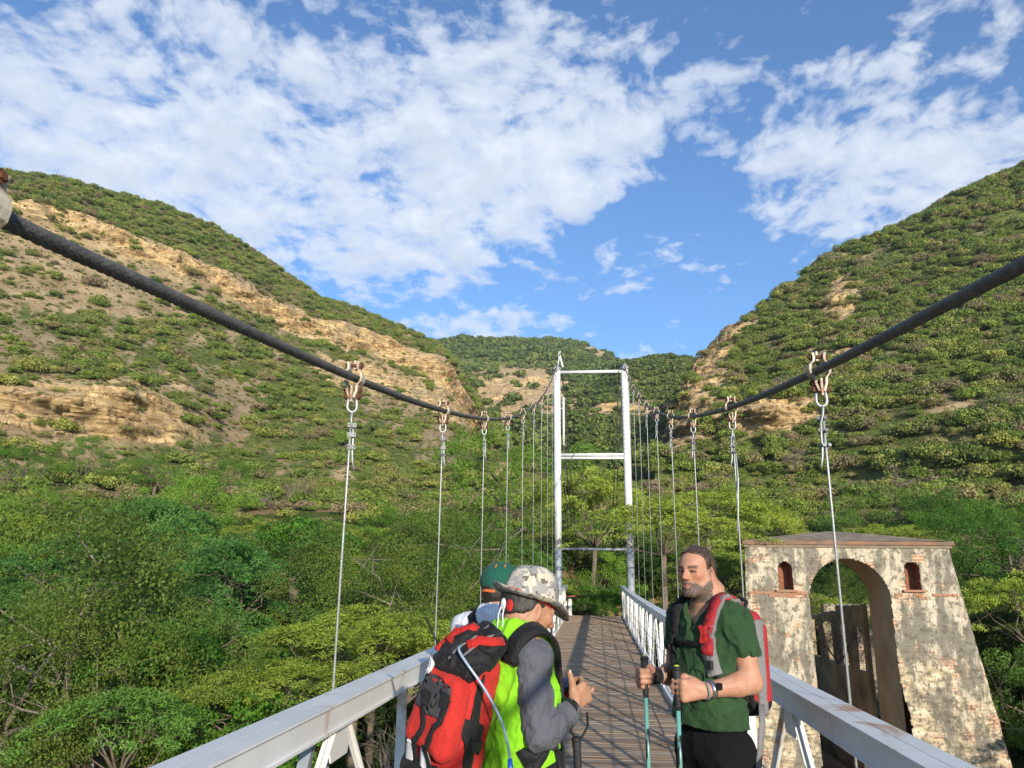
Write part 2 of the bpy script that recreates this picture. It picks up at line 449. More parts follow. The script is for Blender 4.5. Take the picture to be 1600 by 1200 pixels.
def rock_right(az, el, r):
    n = (fbm(az*.6, el*.6, None, 3, 23)-.5)
    edge = interp(el, [9, 11, 13.4, 15, 16.7, 18, 19.2, 21], [6.0, 6.1, 6.6, 7.4, 8.6, 10.4, 12.6, 15.3])
    dist = az-edge
    cl = np.exp(-((dist-.8+n*1.4)/1.7)**2)*sstep(9.3, 10.2, el)*(1-sstep(17.6, 19.5, el))
    low = gauss(az, el, 12.6, 11.6, 3.6, 1.25)*1.05
    scr = gauss(az, el, 18.6, 19.4, 1.1, 2.2)*.65 + gauss(az, el, 17.4, 15.6, 2.4, .6)*.5
    lowl = gauss(az, el, 4.9, 10.5, 1.2, 1.3)*1.0
    rock = np.clip(cl+low+scr+lowl, 0, 1)
    bare = np.clip(rock*.7 + gauss(az, el, 18.6, 18.5, 1.2, 3.2)*.7 + gauss(az, el, 25.4, 11.6, 1.7, .8)*1.2 + (fbm(az*.9, el*.9, None, 4, 37)-.5)*.55, 0, 1)
    return rock, bare
PR = []
for a, base, cr, rb, rc in ((4.6, 8.6, 9.4, 165, 200), (5.6, 8.9, 11.0, 165, 215), (6.5, 9.0, 13.2, 165, 232), (7.4, 9.0, 15.0, 165, 245), (8.6, 9.0, 16.5, 165, 258), (10.15, 9.0, 17.8, 162, 268), (12.6, 9.0, 19.0, 160, 275), (15.5, 8.9, 20.95, 155, 285),
                            (18.4, 8.8, 22.6, 150, 295), (22.9, 8.6, 23.8, 140, 300), (27.1, 8.4, 25.0, 135, 310), (31, 8.2, 25.4, 132, 320), (40, 8, 26.5, 130, 330), (55, 8, 27.5, 130, 340), (80, 8, 28, 130, 350)):
    h = cr-base
    lc = float(sstep(7.0, 8.5, a)*(1-sstep(15, 18, a)))
    D = rc-rb
    lo = [(base+h*.12, rb+D*.07), (base+h*.27, rb+D*.17)]
    lc_ = [(10.2, rb+8), (12.8, rb+13)]
    lo = [tuple(p*(1-lc)+q*lc for p, q in zip(u_, v_)) for u_, v_ in zip(lo, lc_)]
    PR.append((a, [(base-5, rb-18), (base, rb)] + lo + [(base+h*.52, rb+D*.44), (base+h*.78, rb+D*.74), (cr, rc), (cr*.94, rc+110), (cr*.45, rc+420)]))
HR = hill('hill', PR, 4.6, 80, 620, 220, 2.0, rock_right, 63, .035)
# ---------------------------------------------------------------- plants
def leaf_mat(name, stops, trans=.42, rough=.55, dry=0.0):
    """leaf colour: one tone per plant (object random) varied leaf by leaf (attribute v)"""
    m, t, b = newmat(name)
    r = t.n('ShaderNodeObjectInfo').outputs['Random']
    v = t.n('ShaderNodeAttribute', attribute_name='v').outputs['Fac']
    base = t.ramp(r, [(i/(len(stops)-1), c) for i, c in enumerate(stops)])
    hsv = t.n('ShaderNodeHueSaturation', ins={'Color': base, 'Hue': t.math('ADD', t.math('MULTIPLY', v, -.022), .513), 'Saturation': 1.0,
              'Value': t.math('ADD', t.math('MULTIPLY', v, .9), .55)})
    c = hsv.outputs[0]
    t.link(c, b.inputs['Base Color']); b.inputs['Roughness'].default_value = rough; b.inputs['Specular IOR Level'].default_value = .25
    tr = t.n('ShaderNodeBsdfTranslucent', ins={'Color': t.mix(.5, c, (.16, .20, .01))})
    mx = t.n('ShaderNodeMixShader', ins={0: trans, 1: b.outputs[0], 2: tr.outputs[0]})
    t.link(mx.outputs[0], m.node_tree.nodes['Material Output'].inputs[0])
    return m
ML_ACACIA = leaf_mat('acacia_leaf', [(0.244, 0.352, 0.054), (0.372, 0.476, 0.065), (0.474, 0.543, 0.077), (0.308, 0.409, 0.065), (0.252, 0.257, 0.072), (0.301, 0.396, 0.054)])
ML_BROAD = leaf_mat('broad_leaf', [(0.077, 0.190, 0.028), (0.138, 0.281, 0.035), (0.207, 0.365, 0.039), (0.121, 0.232, 0.043)])
ML_VINE = leaf_mat('vine_leaf', [(0.075, 0.198, 0.022), (0.104, 0.238, 0.026)])
ML_OLIVE = leaf_mat('olive_leaf', [(0.108, 0.167, 0.033), (0.158, 0.215, 0.036), (0.089, 0.146, 0.033)])
ML_BLUE = leaf_mat('feathery_leaf', [(0.091, 0.225, 0.051), (0.123, 0.276, 0.061), (0.165, 0.320, 0.051)])
ML_HILL = leaf_mat('hill_leaf', [(0.147, 0.213, 0.043), (0.241, 0.312, 0.052), (0.131, 0.193, 0.043), (0.326, 0.334, 0.078), (0.310, 0.235, 0.142), (0.190, 0.284, 0.043), (0.372, 0.377, 0.093)], .3)
ML_FAR = leaf_mat('far_leaf', [(.105, .155, .040), (.15, .20, .045), (.185, .225, .055)], .25)
ML_UNDER = leaf_mat('shade_toned_undergrowth_leaf', [(.045, .080, .016), (.070, .115, .020), (.055, .085, .022)])  # leaf colour darkened to paint in the shade of gaps between crowns
M_BARK = M('bark', (.10, .075, .05), (.19, .15, .11), 6, .9, .5)
M_PALEBARK = M('pale_bark', (.24, .20, .16), (.15, .12, .09), 5, .85, .4)
M_DRY = M('dry_twigs', (.15, .115, .085), (.24, .19, .15), 3, .9)

def leaves(C, N, L, Wd, rs, fold=True):
    """diamond leaves: centres C, normals N, lengths L, widths Wd"""
    n = len(C)
    N = N/np.linalg.norm(N, axis=1, keepdims=True)
    a = rs.normal(size=(n, 3)); a -= N*(a*N).sum(1, keepdims=True); a /= np.linalg.norm(a, axis=1, keepdims=True)+1e-9
    b = np.cross(N, a)
    L = np.broadcast_to(L, n)[:, None]/2; Wd = np.broadcast_to(Wd, n)[:, None]/2
    V = np.stack([C-a*L, C-b*Wd+a*L*.15, C+a*L, C+b*Wd+a*L*.15], 1).reshape(-1, 3)
    Q = np.arange(4*n).reshape(n, 4)
    return V, Q
def leaf_mesh(name, C, N, L, Wd, rs, v=None):
    V, Q = leaves(C, N, L, Wd, rs)
    me = mesh_np(name, V, Q)
    fattr(me, 'v', rs.uniform(0, 1, len(Q)) if v is None else v, 'FACE')
    return me

def branches(rs, base, targets, r0, sag=.12, n=5, wob=.12):
    mb = MB()
    for tp in targets:
        tp = Vector(tp); b0 = Vector(base)
        pts = []; k = 6
        for i in range(k+1):
            f = i/k
            p = b0.lerp(tp, f)
            p.z = b0.z + (tp.z-b0.z)*(f**.75 if tp.z > b0.z else f)
            p += Vector(rs.normal(size=3))*wob*(0 if i in (0,) else f*.7+.1)
            pts.append(p)
        mb.tube(pts, [r0*(1-.8*i/k) for i in range(k+1)], n)
    return mb

def crown_acacia(seed, R=3.0, H=3.4, pads=120, per=46, thick=.42, L=.20, Wl=.07, droop=.35, lean=0):
    """flat-topped feathery crown: many tilted sprays of small leaflets in loose layers"""
    rs = np.random.default_rng(seed)
    C = []; N = []; PC = []; T = []
    lobes = [(rs.uniform(0, 2*PI), rs.uniform(.25, .65), rs.uniform(.35, .6), rs.uniform(-.35, .25)) for _ in range(7)]
    for k in range(pads):
        a, q, rad, dz = lobes[k % 7]
        ang = rs.uniform(0, 2*PI); rr_ = math.sqrt(rs.uniform())*rad
        x = (q*math.cos(a)+rr_*math.cos(ang)); y = (q*math.sin(a)+rr_*math.sin(ang))
        rho = math.hypot(x, y)
        z = H*(1-thick*rho*rho) + dz*H*.3 + rs.choice([0, -.22, -.42], p=[.55, .3, .15])*H*.45*rs.uniform(.5, 1)
        c = np.array([x*R, y*R, z])
        out = np.array([x, y, 0])/(rho+1e-6)
        nrm = np.array([0, 0, 1.])+out*droop*rho+rs.normal(size=3)*.18
        nrm /= np.linalg.norm(nrm)
        u = np.cross(nrm, [0, 0, 1.])+1e-3; u = np.cross(nrm, out+rs.normal(size=3)*.3); u /= np.linalg.norm(u); w = np.cross(u, nrm)
        pr = rs.uniform(.28, .62)*R/3; asp = rs.uniform(.5, .8)
        th = rs.uniform(0, 2*PI, per); s = np.sqrt(rs.uniform(0, 1, per))*pr
        off = (s*np.cos(th))[:, None]*w + (s*np.sin(th)*asp)[:, None]*u + (rs.normal(size=per)*.05*R/3)[:, None]*nrm
        off[:, 2] -= (s/pr)**2*.12*pr*2
        C.append(c+off); N.append(nrm*.3+rs.normal(size=(per, 3))*.8); T.append(np.full(per, rs.uniform(0, 1)))
        PC.append(c)
    C = np.concatenate(C); N = np.concatenate(N)
    v = np.clip(np.concatenate(T)*.5+rs.uniform(0, .5, len(C)), 0, 1)
    me = leaf_mesh('crown', C, N, L*rs.uniform(.7, 1.3, len(C)), Wl*rs.uniform(.8, 1.2, len(C)), rs, v)
    return me, np.array(PC)

def crown_round(seed, R=2.6, H=3.6, clumps=46, per=95, L=.15, Wl=.095, flat=.8, lo=.35):
    """rounded leafy crown built of clumps with gaps between"""
    rs = np.random.default_rng(seed)
    C = []; N = []; T = []; PC = []
    for k in range(clumps):
        d = rs.normal(size=3); d[2] = d[2]*.7+.35; d /= np.linalg.norm(d)
        q = rs.uniform(.55, 1.0)**.5
        lump = 1+.22*math.sin(3*math.atan2(d[1], d[0])+seed)+.15*math.sin(5*d[2]+seed*2)
        c = np.array([d[0]*R*q*lump, d[1]*R*q*lump, H*lo+(H*(1-lo))*flat*max(d[2], -.35)*q*lump+H*.12])
        cr = rs.uniform(.34, .72)*R/2.6
        dd = rs.normal(size=(per, 3)); dd /= np.linalg.norm(dd, axis=1, keepdims=True)
        rad = cr*rs.uniform(.45, 1, per)**.6
        p = c+dd*rad[:, None]*np.array([1, 1, .72])
        C.append(p); N.append(dd*.7+np.array([0, -.15, .25])+rs.normal(size=(per, 3))*.45)
        T.append(np.full(per, rs.uniform(0, 1))); PC.append(c)
    C = np.concatenate(C); N = np.concatenate(N)
    v = np.clip(np.concatenate(T)*.5+rs.uniform(0, .5, len(C)), 0, 1)
    return leaf_mesh('crown', C, N, L*rs.uniform(.7, 1.3, len(C)), Wl*rs.uniform(.8, 1.2, len(C)), rs, v), np.array(PC)

def trunk_mesh(seed, PC, H, r0=.14, nl=10, fork=.25, mat=None):
    rs = np.random.default_rng(seed+500)
    idx = rs.choice(len(PC), min(nl*3, len(PC)), replace=False)
    mb = MB()
    base = Vector((0, 0, -.6)); fk = Vector((rs.normal()*.12, rs.normal()*.12, H*fork))
    mb.tube([base, base.lerp(fk, .5)+Vector((rs.normal()*.05, rs.normal()*.05, 0)), fk], [r0*1.25, r0*1.05, r0], 7)
    for i in idx[:nl]:
        tp = Vector(PC[i]); pts = [fk]
        for f in (.3, .55, .8, 1.0):
            p = fk.lerp(tp, f); p.z = fk.z+(tp.z-fk.z)*f**.8
            pts.append(p+Vector(rs.normal(size=3))*.16*H/3.4*(1 if f < 1 else .3))
        mb.tube(pts, [r0*.5, r0*.34, r0*.22, r0*.13, r0*.05], 5)
        for kk in range(2):
            j = idx[nl+(list(idx[:nl]).index(i)*2+kk) % max(1, len(idx)-nl)] if len(idx) > nl else i
            q0 = pts[2].lerp(pts[3], rs.uniform()); q1 = Vector(PC[j]).lerp(pts[4], .45)
            mb.tube([q0, q0.lerp(q1, .5)+Vector(rs.normal(size=3))*.12, q1], [r0*.22, r0*.13, r0*.05], 4)
    me = bpy.data.meshes.new('trunk'); me.from_pydata(mb.v, [], mb.f); me.update()
    return me

def twig_mesh(seed, R=1.6, H=2.2, n=46):
    """leafless shrub: a haze of fine branching twigs"""
    rs = np.random.default_rng(seed); mb = MB()
    def grow(p, d, L, r, depth):
        pts = [p]; q = p.copy(); dd = d.copy()
        for i in range(3):
            dd = (dd+Vector(rs.normal(size=3))*.28).normalized(); q = q+dd*L/3; pts.append(q)
        mb.tube(pts, [r, r*.8, r*.6, r*.4], 3, cap=False)
        if depth > 0:
            for k in range(3 if depth > 1 else 4):
                grow(pts[rs.integers(1, 4)], (dd+Vector(rs.normal(size=3))*.65).normalized(), L*rs.uniform(.5, .8), r*.5, depth-1)
    for i in range(7):
        a = rs.uniform(0, 2*PI)
        grow(Vector((0, 0, -.2)), Vector((math.cos(a)*.75*R/H, math.sin(a)*.75*R/H, 1)).normalized(), H*.5, .035, 3)
    me = bpy.data.meshes.new('twigs'); me.from_pydata(mb.v, [], mb.f); me.update()
    return me

def bush_mesh(seed, R=1.3, H=1.5, clumps=15, per=85, L=.20, Wl=.12, flat=0.0):
    rs = np.random.default_rng(seed); C = []; N = []; T = []
    for k in range(clumps):
        a = rs.uniform(0, 2*PI); q = math.sqrt(rs.uniform())*.75
        c = np.array([math.cos(a)*q*R, math.sin(a)*q*R, H*(.62-.42*q*q*(1-flat))*rs.uniform(.75, 1.15)])
        cr = rs.uniform(.3, .5)*R
        d = rs.normal(size=(per, 3)); d /= np.linalg.norm(d, axis=1, keepdims=True)
        p = c+d*(cr*rs.uniform(.5, 1, per)**.5)[:, None]*np.array([1, 1, .7])
        p[:, 2] = np.maximum(p[:, 2], -.25)
        C.append(p); N.append(d*.8+np.array([0, -.1, .3])+rs.normal(size=(per, 3))*.4); T.append(np.full(per, rs.uniform()))
    C = np.concatenate(C); N = np.concatenate(N)
    v = np.clip(np.concatenate(T)*.55+rs.uniform(0, .45, len(C)), 0, 1)
    return leaf_mesh('bush_leaves', C, N, L*rs.uniform(.7, 1.3, len(C)), Wl*rs.uniform(.7, 1.2, len(C)), rs, v)

def protos(name, mat, meshes):
    for me in meshes:
        me.materials.append(mat)
    return meshes
# --- libraries of plant meshes (shared by all copies)
LIB = {}
def add_kind(key, crowns, H, leafm, barkm, r0=.14, nl=10, fork=.25):
    out = []
    for k, (me, pc) in enumerate(crowns):
        me.materials.append(leafm)
        tr = trunk_mesh(k+hash_key(key), pc, H, r0, nl, fork); tr.polygons.foreach_set('use_smooth', np.ones(len(tr.polygons), dtype=bool)); tr.materials.append(barkm)
        out.append((me, tr))
    LIB[key] = out
def hash_key(s): return sum(ord(c)*(i+3) for i, c in enumerate(s)) % 997
add_kind('acacia', [crown_acacia(s, 3.0, 3.3, 130, 120, .42, .12, .034) for s in (1, 2, 3, 4)], 3.3, ML_ACACIA, M_BARK, .085)
add_kind('feathery', [crown_acacia(s, 2.8, 3.4, 150, 85, .6, .13, .038, .6) for s in (11, 12, 13)], 3.4, ML_BLUE, M_BARK, .09)
add_kind('round', [crown_round(s, 2.6, 4.2, 46, 300, .085, .05) for s in (21, 22, 23)], 4.2, ML_BROAD, M_BARK)
add_kind('olive', [crown_round(s, 2.8, 4.4, 64, 400, .062, .032) for s in (31, 32, 33)], 4.4, ML_OLIVE, M_PALEBARK, .11, 6)
add_kind('vine', [crown_round(s, 2.4, 2.6, 48, 200, .12, .09, .7, .2) for s in (41, 42)], 2.6, ML_VINE, M_BARK)
TWIGS = [twig_mesh(s) for s in (51, 52, 53)]
for me in TWIGS: me.materials.append(M_DRY)

N_TREES = [0]
def tree(kind, loc, s, rot, name, label, cat, group, k=None, sz=1.0):
    lib = LIB[kind]; k = int(rng.integers(len(lib))) if k is None else k % len(lib)
    cme, tme = lib[k]
    e = empty(name, loc, rot); e.scale = (s, s, s*sz)
    tag(e, label, cat, group)
    obj('crown', cme, None, e); obj('trunk', tme, None, e)
    N_TREES[0] += 1
    return e
def shrub(loc, s, rot, label, group):
    me = TWIGS[int(rng.integers(3))]
    o = obj('dry_shrub', me, None, None, loc); o.rotation_euler = (0, 0, rot); o.scale = (s, s, s*.8)
    tag(o, label, 'shrub', group); return o

def at_ground(pix, r, dz=0.0):
    p = atR(*pix, r); return Vector((p.x, p.y, float(ground_z(p.x, p.y))+dz))
# bridge, path and ruin stay clear of plants
def blocked(x, y, rad):
    if abs(x) < 1.6+rad*.72 and y < 30: return True
    if abs(x-.3) < 1.5+rad*.45 and y < 41: return True
    if 4.0-rad*.7 < x < (13.0 if y < 30 else 15.0)+rad*.75 and 16-rad < y < 40+rad*.3: return True
    # line of sight from the path to the ruin front stays open as in the photograph
    if y < 24 and x > 1.0 and math.degrees(math.atan2(x-.06, y)) > 8.5 and math.degrees(math.atan2(x-.06, y)) < 31: return True
    return False
placed = []
def free(x, y, rad):
    for (a, b, q) in placed:
        if (a-x)**2+(b-y)**2 < ((q+rad)*.55)**2: return False
    return True

# --- trees with a place of their own in the photograph: (kind, pixel of the crown's middle, distance, scale, label ...)
def special(kind, pix, r, s, name, label, cat, sz=1.0, k=0, rot=None, zc=.62):
    """stand a tree so that its crown's middle lies in that direction at that distance"""
    p = atR(*pix, r)
    Hh = {'acacia': 3.3, 'feathery': 3.4, 'round': 4.2, 'olive': 4.4, 'vine': 2.6}[kind]*s*sz
    z0 = p.z-Hh*zc
    gz = float(ground_z(p.x, p.y))
    placed.append((p.x, p.y, 2.7*s))
    if r > 40: z0 = min(z0, gz+.2)
    e = tree(kind, (p.x, p.y, z0), s, rot if rot is not None else float(rng.uniform(0, 6.28)), name, label, cat, None, k, sz)
    if z0-gz > .5:       # a longer stem down to the ground
        h = (z0-gz+.8)/ (s*sz)
        mb = MB(); mb.tube([(0, 0, -h), (.05, .03, -h*.5), (0, 0, -.3)], [.10, .09, .085], 8) 
        o = mb.build('stem', M_BARK, e)
    return e
special('round', (800, 735), 62, 2.45, 'leafy_tree', 'tall bright green broadleaf tree beside the white bridge tower', 'tree', .95, 0)
special('olive', (665, 880), 24, 1.25, 'olive_green_tree', 'brownish olive leafy tree with pale bare branches behind the people', 'tree', 1.0, 0)
special('olive', (590, 925), 21, .95, 'olive_green_tree', 'smaller olive leafy tree beside the second suspender cable', 'tree', 1.0, 1)
special('olive', (60, 950), 19, 1.35, 'olive_green_tree', 'big dull olive tree rising from the gully at the bottom corner', 'tree', 1.1, 2)
special('olive', (170, 1040), 15.5, .8, 'olive_green_tree', 'small olive tree below the big olive tree in the gully', 'tree', 1.1, 1)
special('vine', (470, 850), 31, 1.25, 'climber_covered_tree', 'vivid green climber covered tree among the feathery acacias', 'tree', 1.0, 0)
special('vine', (395, 1130), 14.5, .55, 'leafy_bush', 'bright green leafy bush just below the near bridge rail', 'bush', 1.0, 1)
special('vine', (270, 1010), 17.5, .62, 'leafy_bush', 'yellowish green leafy bush below the feathery acacias in the gully', 'bush', 1.0, 0)
special('feathery', (235, 850), 29, 1.25, 'feathery_acacia', 'wide blue green feathery acacia in the middle of the gully', 'tree', .9, 0)
special('feathery', (370, 905), 25, 1.05, 'feathery_acacia', 'dark layered feathery acacia below the climber covered tree', 'tree', .9, 1)
special('feathery', (130, 900), 24, 1.0, 'feathery_acacia', 'feathery acacia crowding against the big olive tree', 'tree', .9, 2)
special('feathery', (330, 1010), 19.5, .9, 'feathery_acacia', 'fine leaved green acacia low in the gully below the layered one', 'tree', .8, 1)
special('feathery', (190, 1150), 13.5, .6, 'feathery_acacia', 'small feathery acacia at the bottom edge of the gully', 'tree', .8, 0)
special('acacia', (560, 1010), 17.5, .95, 'spreading_acacia', 'low pale green spreading acacia just behind the near rail', 'tree', .6, 0)
special('acacia', (680, 1010), 19, .7, 'spreading_acacia', 'low spreading acacia between the near rail and the olive tree', 'tree', .55, 1)
special('acacia', (455, 1080), 15.5, .75, 'spreading_acacia', 'twiggy spreading acacia by the foot of the nearest suspender', 'tree', .55, 2)
special('acacia', (1035, 828), 23.5, 1.0, 'spreading_acacia', 'acacia whose branches cover the middle of one tower leg', 'tree', .62, 3, 1.0)
special('acacia', (925, 800), 36, 1.3, 'spreading_acacia', 'flat acacia seen between the two tower legs', 'tree', 1.05, 0)
special('acacia', (1105, 800), 33, 1.25, 'spreading_acacia', 'brown twigged acacia behind the bearded man', 'tree', .62, 1)
special('acacia', (1120, 900), 29, .8, 'spreading_acacia', 'shaded acacia standing close to the side of the ruin', 'tree', .8, 2)
special('acacia', (1300, 790), 44, 1.5, 'spreading_acacia', 'broad flat acacia rising right behind the ruined gateway', 'tree', .6, 3)
special('acacia', (1420, 760), 50, 1.6, 'spreading_acacia', 'broad acacia above the far corner of the ruin roof', 'tree', .6, 2)
special('round', (1500, 700), 62, 1.3, 'leafy_tree', 'dark leafy tree with yellowish tips below the steep hillside', 'tree', .75, 1)
special('round', (1590, 745), 58, 1.3, 'leafy_tree', 'leafy tree at the picture edge beside the yellow tipped one', 'tree', .8, 2)
special('round', (1575, 850), 40, 1.1, 'leafy_tree', 'green leafy tree showing above the sloping side of the ruin', 'tree', .95, 0)
special('acacia', (1605, 960), 34, 1.0, 'spreading_acacia', 'shaded twiggy acacia next to the sloping side of the ruin', 'tree', 1.0, 0)
special('round', (1640, 1090), 29, 1.0, 'leafy_tree', 'dark bush like tree at the foot of the ruin', 'tree', 1.0, 1)
special('olive', (1310, 930), 38, 1.0, 'olive_green_tree', 'dull leafy tree seen through the arch of the ruin', 'tree', .9, 1)
special('round', (135, 700), 108, 1.7, 'hill_foot_tree', 'dark round tree below the pale sandstone cliff', 'tree', .8, 0)
special('round', (30, 685), 112, 1.4, 'hill_foot_tree', 'small dark tree at the picture edge under the sandstone cliff', 'tree', .8, 1)
special('round', (250, 705), 110, 1.6, 'hill_foot_tree', 'olive toned tree at the foot of the earth gully', 'tree', .8, 2)
special('round', (365, 715), 112, 1.5, 'hill_foot_tree', 'rounded green tree at the foot of the long left slope', 'tree', .8, 0)
special('vine', (1460, 700), 78, 1.0, 'hill_foot_bush', 'yellow green bush below the brown bare patch', 'bush', .8, 1)
special('round', (945, 905), 36, .62, 'path_tree', 'thin stemmed tree beside the brown bank at the end of the deck', 'tree', 1.25, 2)
special('vine', (940, 948), 31.5, .26, 'path_bush', 'tiny green bush in the middle of the path end', 'bush', .9, 0)
special('round', (918, 945), 31.5, .2, 'path_bush', 'dark small bush beside the red capped end post', 'bush', .9, 1)
special('vine', (905, 925), 35, .5, 'path_bush', 'small green bush behind the end post of the bridge', 'bush', .8, 0)
special('vine', (972, 925), 34, .42, 'path_bush', 'low green bush beside the path at the bridge end', 'bush', .9, 1)

# --- the scrub belt: individual trees filling the slope between the gully and the hills
ZONES = [('left', -64, -6), ('mid', -6, 8), ('right', 8, 62)]
LAB = {('acacia', 'left'): ('flat topped acacia in the scrub below the cliff hillside', 'acacias in the scrub below the cliff hillside'),
       ('acacia', 'mid'): ('flat topped acacia in the scrub straight behind the bridge tower', 'acacias behind the bridge tower'),
       ('acacia', 'right'): ('flat topped acacia in the scrub behind the ruined gateway', 'acacias behind the ruined gateway'),
       ('feathery', 'left'): ('feathery blue green acacia in the gully scrub beside the bridge', 'feathery acacias in the gully scrub'),
       ('feathery', 'mid'): ('feathery green tree in the scrub straight behind the bridge tower', 'feathery trees behind the bridge tower'),
       ('feathery', 'right'): ('feathery green tree in the scrub behind the ruined gateway', 'feathery trees behind the ruined gateway'),
       ('round', 'left'): ('rounded leafy tree in the scrub below the cliff hillside', 'leafy trees below the cliff hillside'),
       ('round', 'mid'): ('rounded leafy tree in the scrub straight behind the bridge tower', 'leafy trees behind the bridge tower'),
       ('round', 'right'): ('rounded leafy tree in the scrub behind the ruined gateway', 'leafy trees behind the ruined gateway'),
       ('olive', 'left'): ('olive toned leafy tree in the gully scrub beside the bridge', 'olive toned trees in the gully scrub'),
       ('olive', 'mid'): ('olive toned tree in the scrub straight behind the bridge tower', 'olive toned trees behind the bridge tower'),
       ('olive', 'right'): ('olive toned leafy tree in the scrub behind the ruined gateway', 'olive toned trees behind the ruined gateway')}
NAME = {'acacia': 'acacia_tree', 'feathery': 'feathery_tree', 'round': 'leafy_tree', 'olive': 'olive_toned_tree'}
cands = []
for it in range(9000):
    a = rng.uniform(-58, 50); r = math.sqrt(rng.uniform(12**2, 150**2)) if it > 3000 else rng.uniform(12, 60)
    cands.append((r, a))
cands.sort()
count = 0
for r, a in cands:
    if count >= 262: break
    x, y = r*math.sin(math.radians(a)), r*math.cos(math.radians(a))
    s = (0.85+.0085*r)*float(rng.choice([.62, .8, 1.0, 1.2, 1.5], p=[.15, .2, .3, .2, .15]))
    if not free(x, y, 2.7*s) or blocked(x, y, 2.6*s): continue
    zone = next(z for z, a0, a1 in ZONES if a0 <= a < a1) if -64 < a < 62 else None
    if zone is None: continue
    u = rng.uniform()
    if zone == 'left': kind = 'feathery' if (u < .45 and r < 45) else 'acacia' if u < .72 else 'round' if u < .90 else 'olive'
    else: kind = 'acacia' if u < .72 else 'round' if u < .88 else 'olive' if u < .95 else 'feathery'
    placed.append((x, y, 2.7*s))
    lab, grp = LAB[(kind, zone)]
    sz = float(rng.uniform(.62, .85)) if kind in ('acacia', 'feathery') else float(rng.uniform(.7, .95))
    tree(kind, (x, y, float(ground_z(x, y))-.3), s, float(rng.uniform(0, 6.28)), NAME[kind], lab, 'tree', grp, None, sz)
    count += 1
for pix, r in (((480, 745), 95), ((455, 750), 92), ((1580, 610), 118), ((1540, 620), 120), ((1240, 690), 70), ((1090, 830), 27.5), ((1135, 840), 28), ((640, 960), 19.5), ((620, 1060), 14.5), ((510, 980), 20), ((1400, 720), 66), ((1300, 940), 29.5), ((1335, 935), 31.5)):
    p = at_ground(pix, r)
    q = atR(*pix, r)
    shrub((p.x, p.y, max(p.z-.1, q.z-1.9)), .9+.006*r, float(rng.uniform(0, 6)), 'leafless grey brown shrub with fine tangled twigs', 'leafless grey shrubs in the scrub')

for _k in range(26):
    a_ = math.radians(float(rng.choice([rng.uniform(-42, -8), rng.uniform(9, 30)]))); r_ = float(rng.uniform(30, 105)); x_, y_ = r_*math.sin(a_), r_*math.cos(a_)
    if blocked(x_, y_, 1.5): continue
    shrub((x_, y_, float(ground_z(x_, y_))-.2), float(rng.uniform(1.4, 2.1)), float(rng.uniform(0, 6)), 'leafless grey brown shrub with fine tangled twigs', 'leafless grey shrubs in the scrub')

# ---------------------------------------------------------------- masses of plants nobody could count: one object each, points carrying plants
def scatter(name, pts, scl, rot, meshes, label, cat, tilt=None):
    """one object whose points carry copies of a few plant meshes"""
    me = bpy.data.meshes.new(name); me.vertices.add(len(pts)); me.vertices.foreach_set('co', np.asarray(pts, np.float32).ravel()); me.update()
    fattr(me, 's', scl); fattr(me, 'rz', rot)
    ia = me.attributes.new('k', 'INT', 'POINT'); ia.data.foreach_set('value', rng.integers(0, len(meshes), len(pts)).astype(np.int32))
    c = bpy.data.collections.new(name+'_kinds')
    for i, m_ in enumerate(meshes):
        c.objects.link(bpy.data.objects.new('plant_kind_%d' % i, m_))
    o = obj(name, me)
    g = bpy.data.node_groups.new(name, 'GeometryNodeTree')
    g.interface.new_socket('Geometry', in_out='INPUT', socket_type='NodeSocketGeometry')
    g.interface.new_socket('Geometry', in_out='OUTPUT', socket_type='NodeSocketGeometry')
    t = NT(g)
    gi = t.n('NodeGroupInput'); go = t.n('NodeGroupOutput')
    mp = t.n('GeometryNodeMeshToPoints', ins={0: gi.outputs[0]})
    ci = t.n('GeometryNodeCollectionInfo', ins={0: c, 1: True, 2: False})
    a1 = t.n('GeometryNodeInputNamedAttribute', data_type='FLOAT', ins={0: 's'})
    a2 = t.n('GeometryNodeInputNamedAttribute', data_type='FLOAT', ins={0: 'rz'})
    a3 = t.n('GeometryNodeInputNamedAttribute', data_type='INT', ins={0: 'k'})
    cx = t.n('ShaderNodeCombineXYZ', ins={2: a2.outputs[0]})
    io = t.n('GeometryNodeInstanceOnPoints', ins={'Points': mp.outputs[0], 'Instance': ci.outputs[0], 'Pick Instance': True, 'Instance Index': a3.outputs[0],
             'Rotation': cx.outputs[0], 'Scale': a1.outputs[0]})
    t.link(io.outputs[0], go.inputs[0])
    md = o.modifiers.new('plants', 'NODES'); md.node_group = g
    tag(o, label, cat, None, 'stuff')
    return o
BUSH = [bush_mesh(s) for s in (61, 62, 63)] + [bush_mesh(64, 1.5, 1.2, 17, 85, .21, .11, .6), bush_mesh(65, 1.1, 1.9, 14, 85)]
for me in BUSH: me.materials.append(ML_HILL)
FARB = [bush_mesh(s, 3.6, 4.0, 9, 14, 1.7, 1.2) for s in (71, 72, 73)]
for me in FARB: me.materials.append(ML_FAR)
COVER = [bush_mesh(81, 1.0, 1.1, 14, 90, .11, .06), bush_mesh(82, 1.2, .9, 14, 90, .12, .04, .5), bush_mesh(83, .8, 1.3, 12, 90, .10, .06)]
for me, mt in zip(COVER, (ML_UNDER, ML_UNDER, ML_UNDER)): me.materials.append(mt)

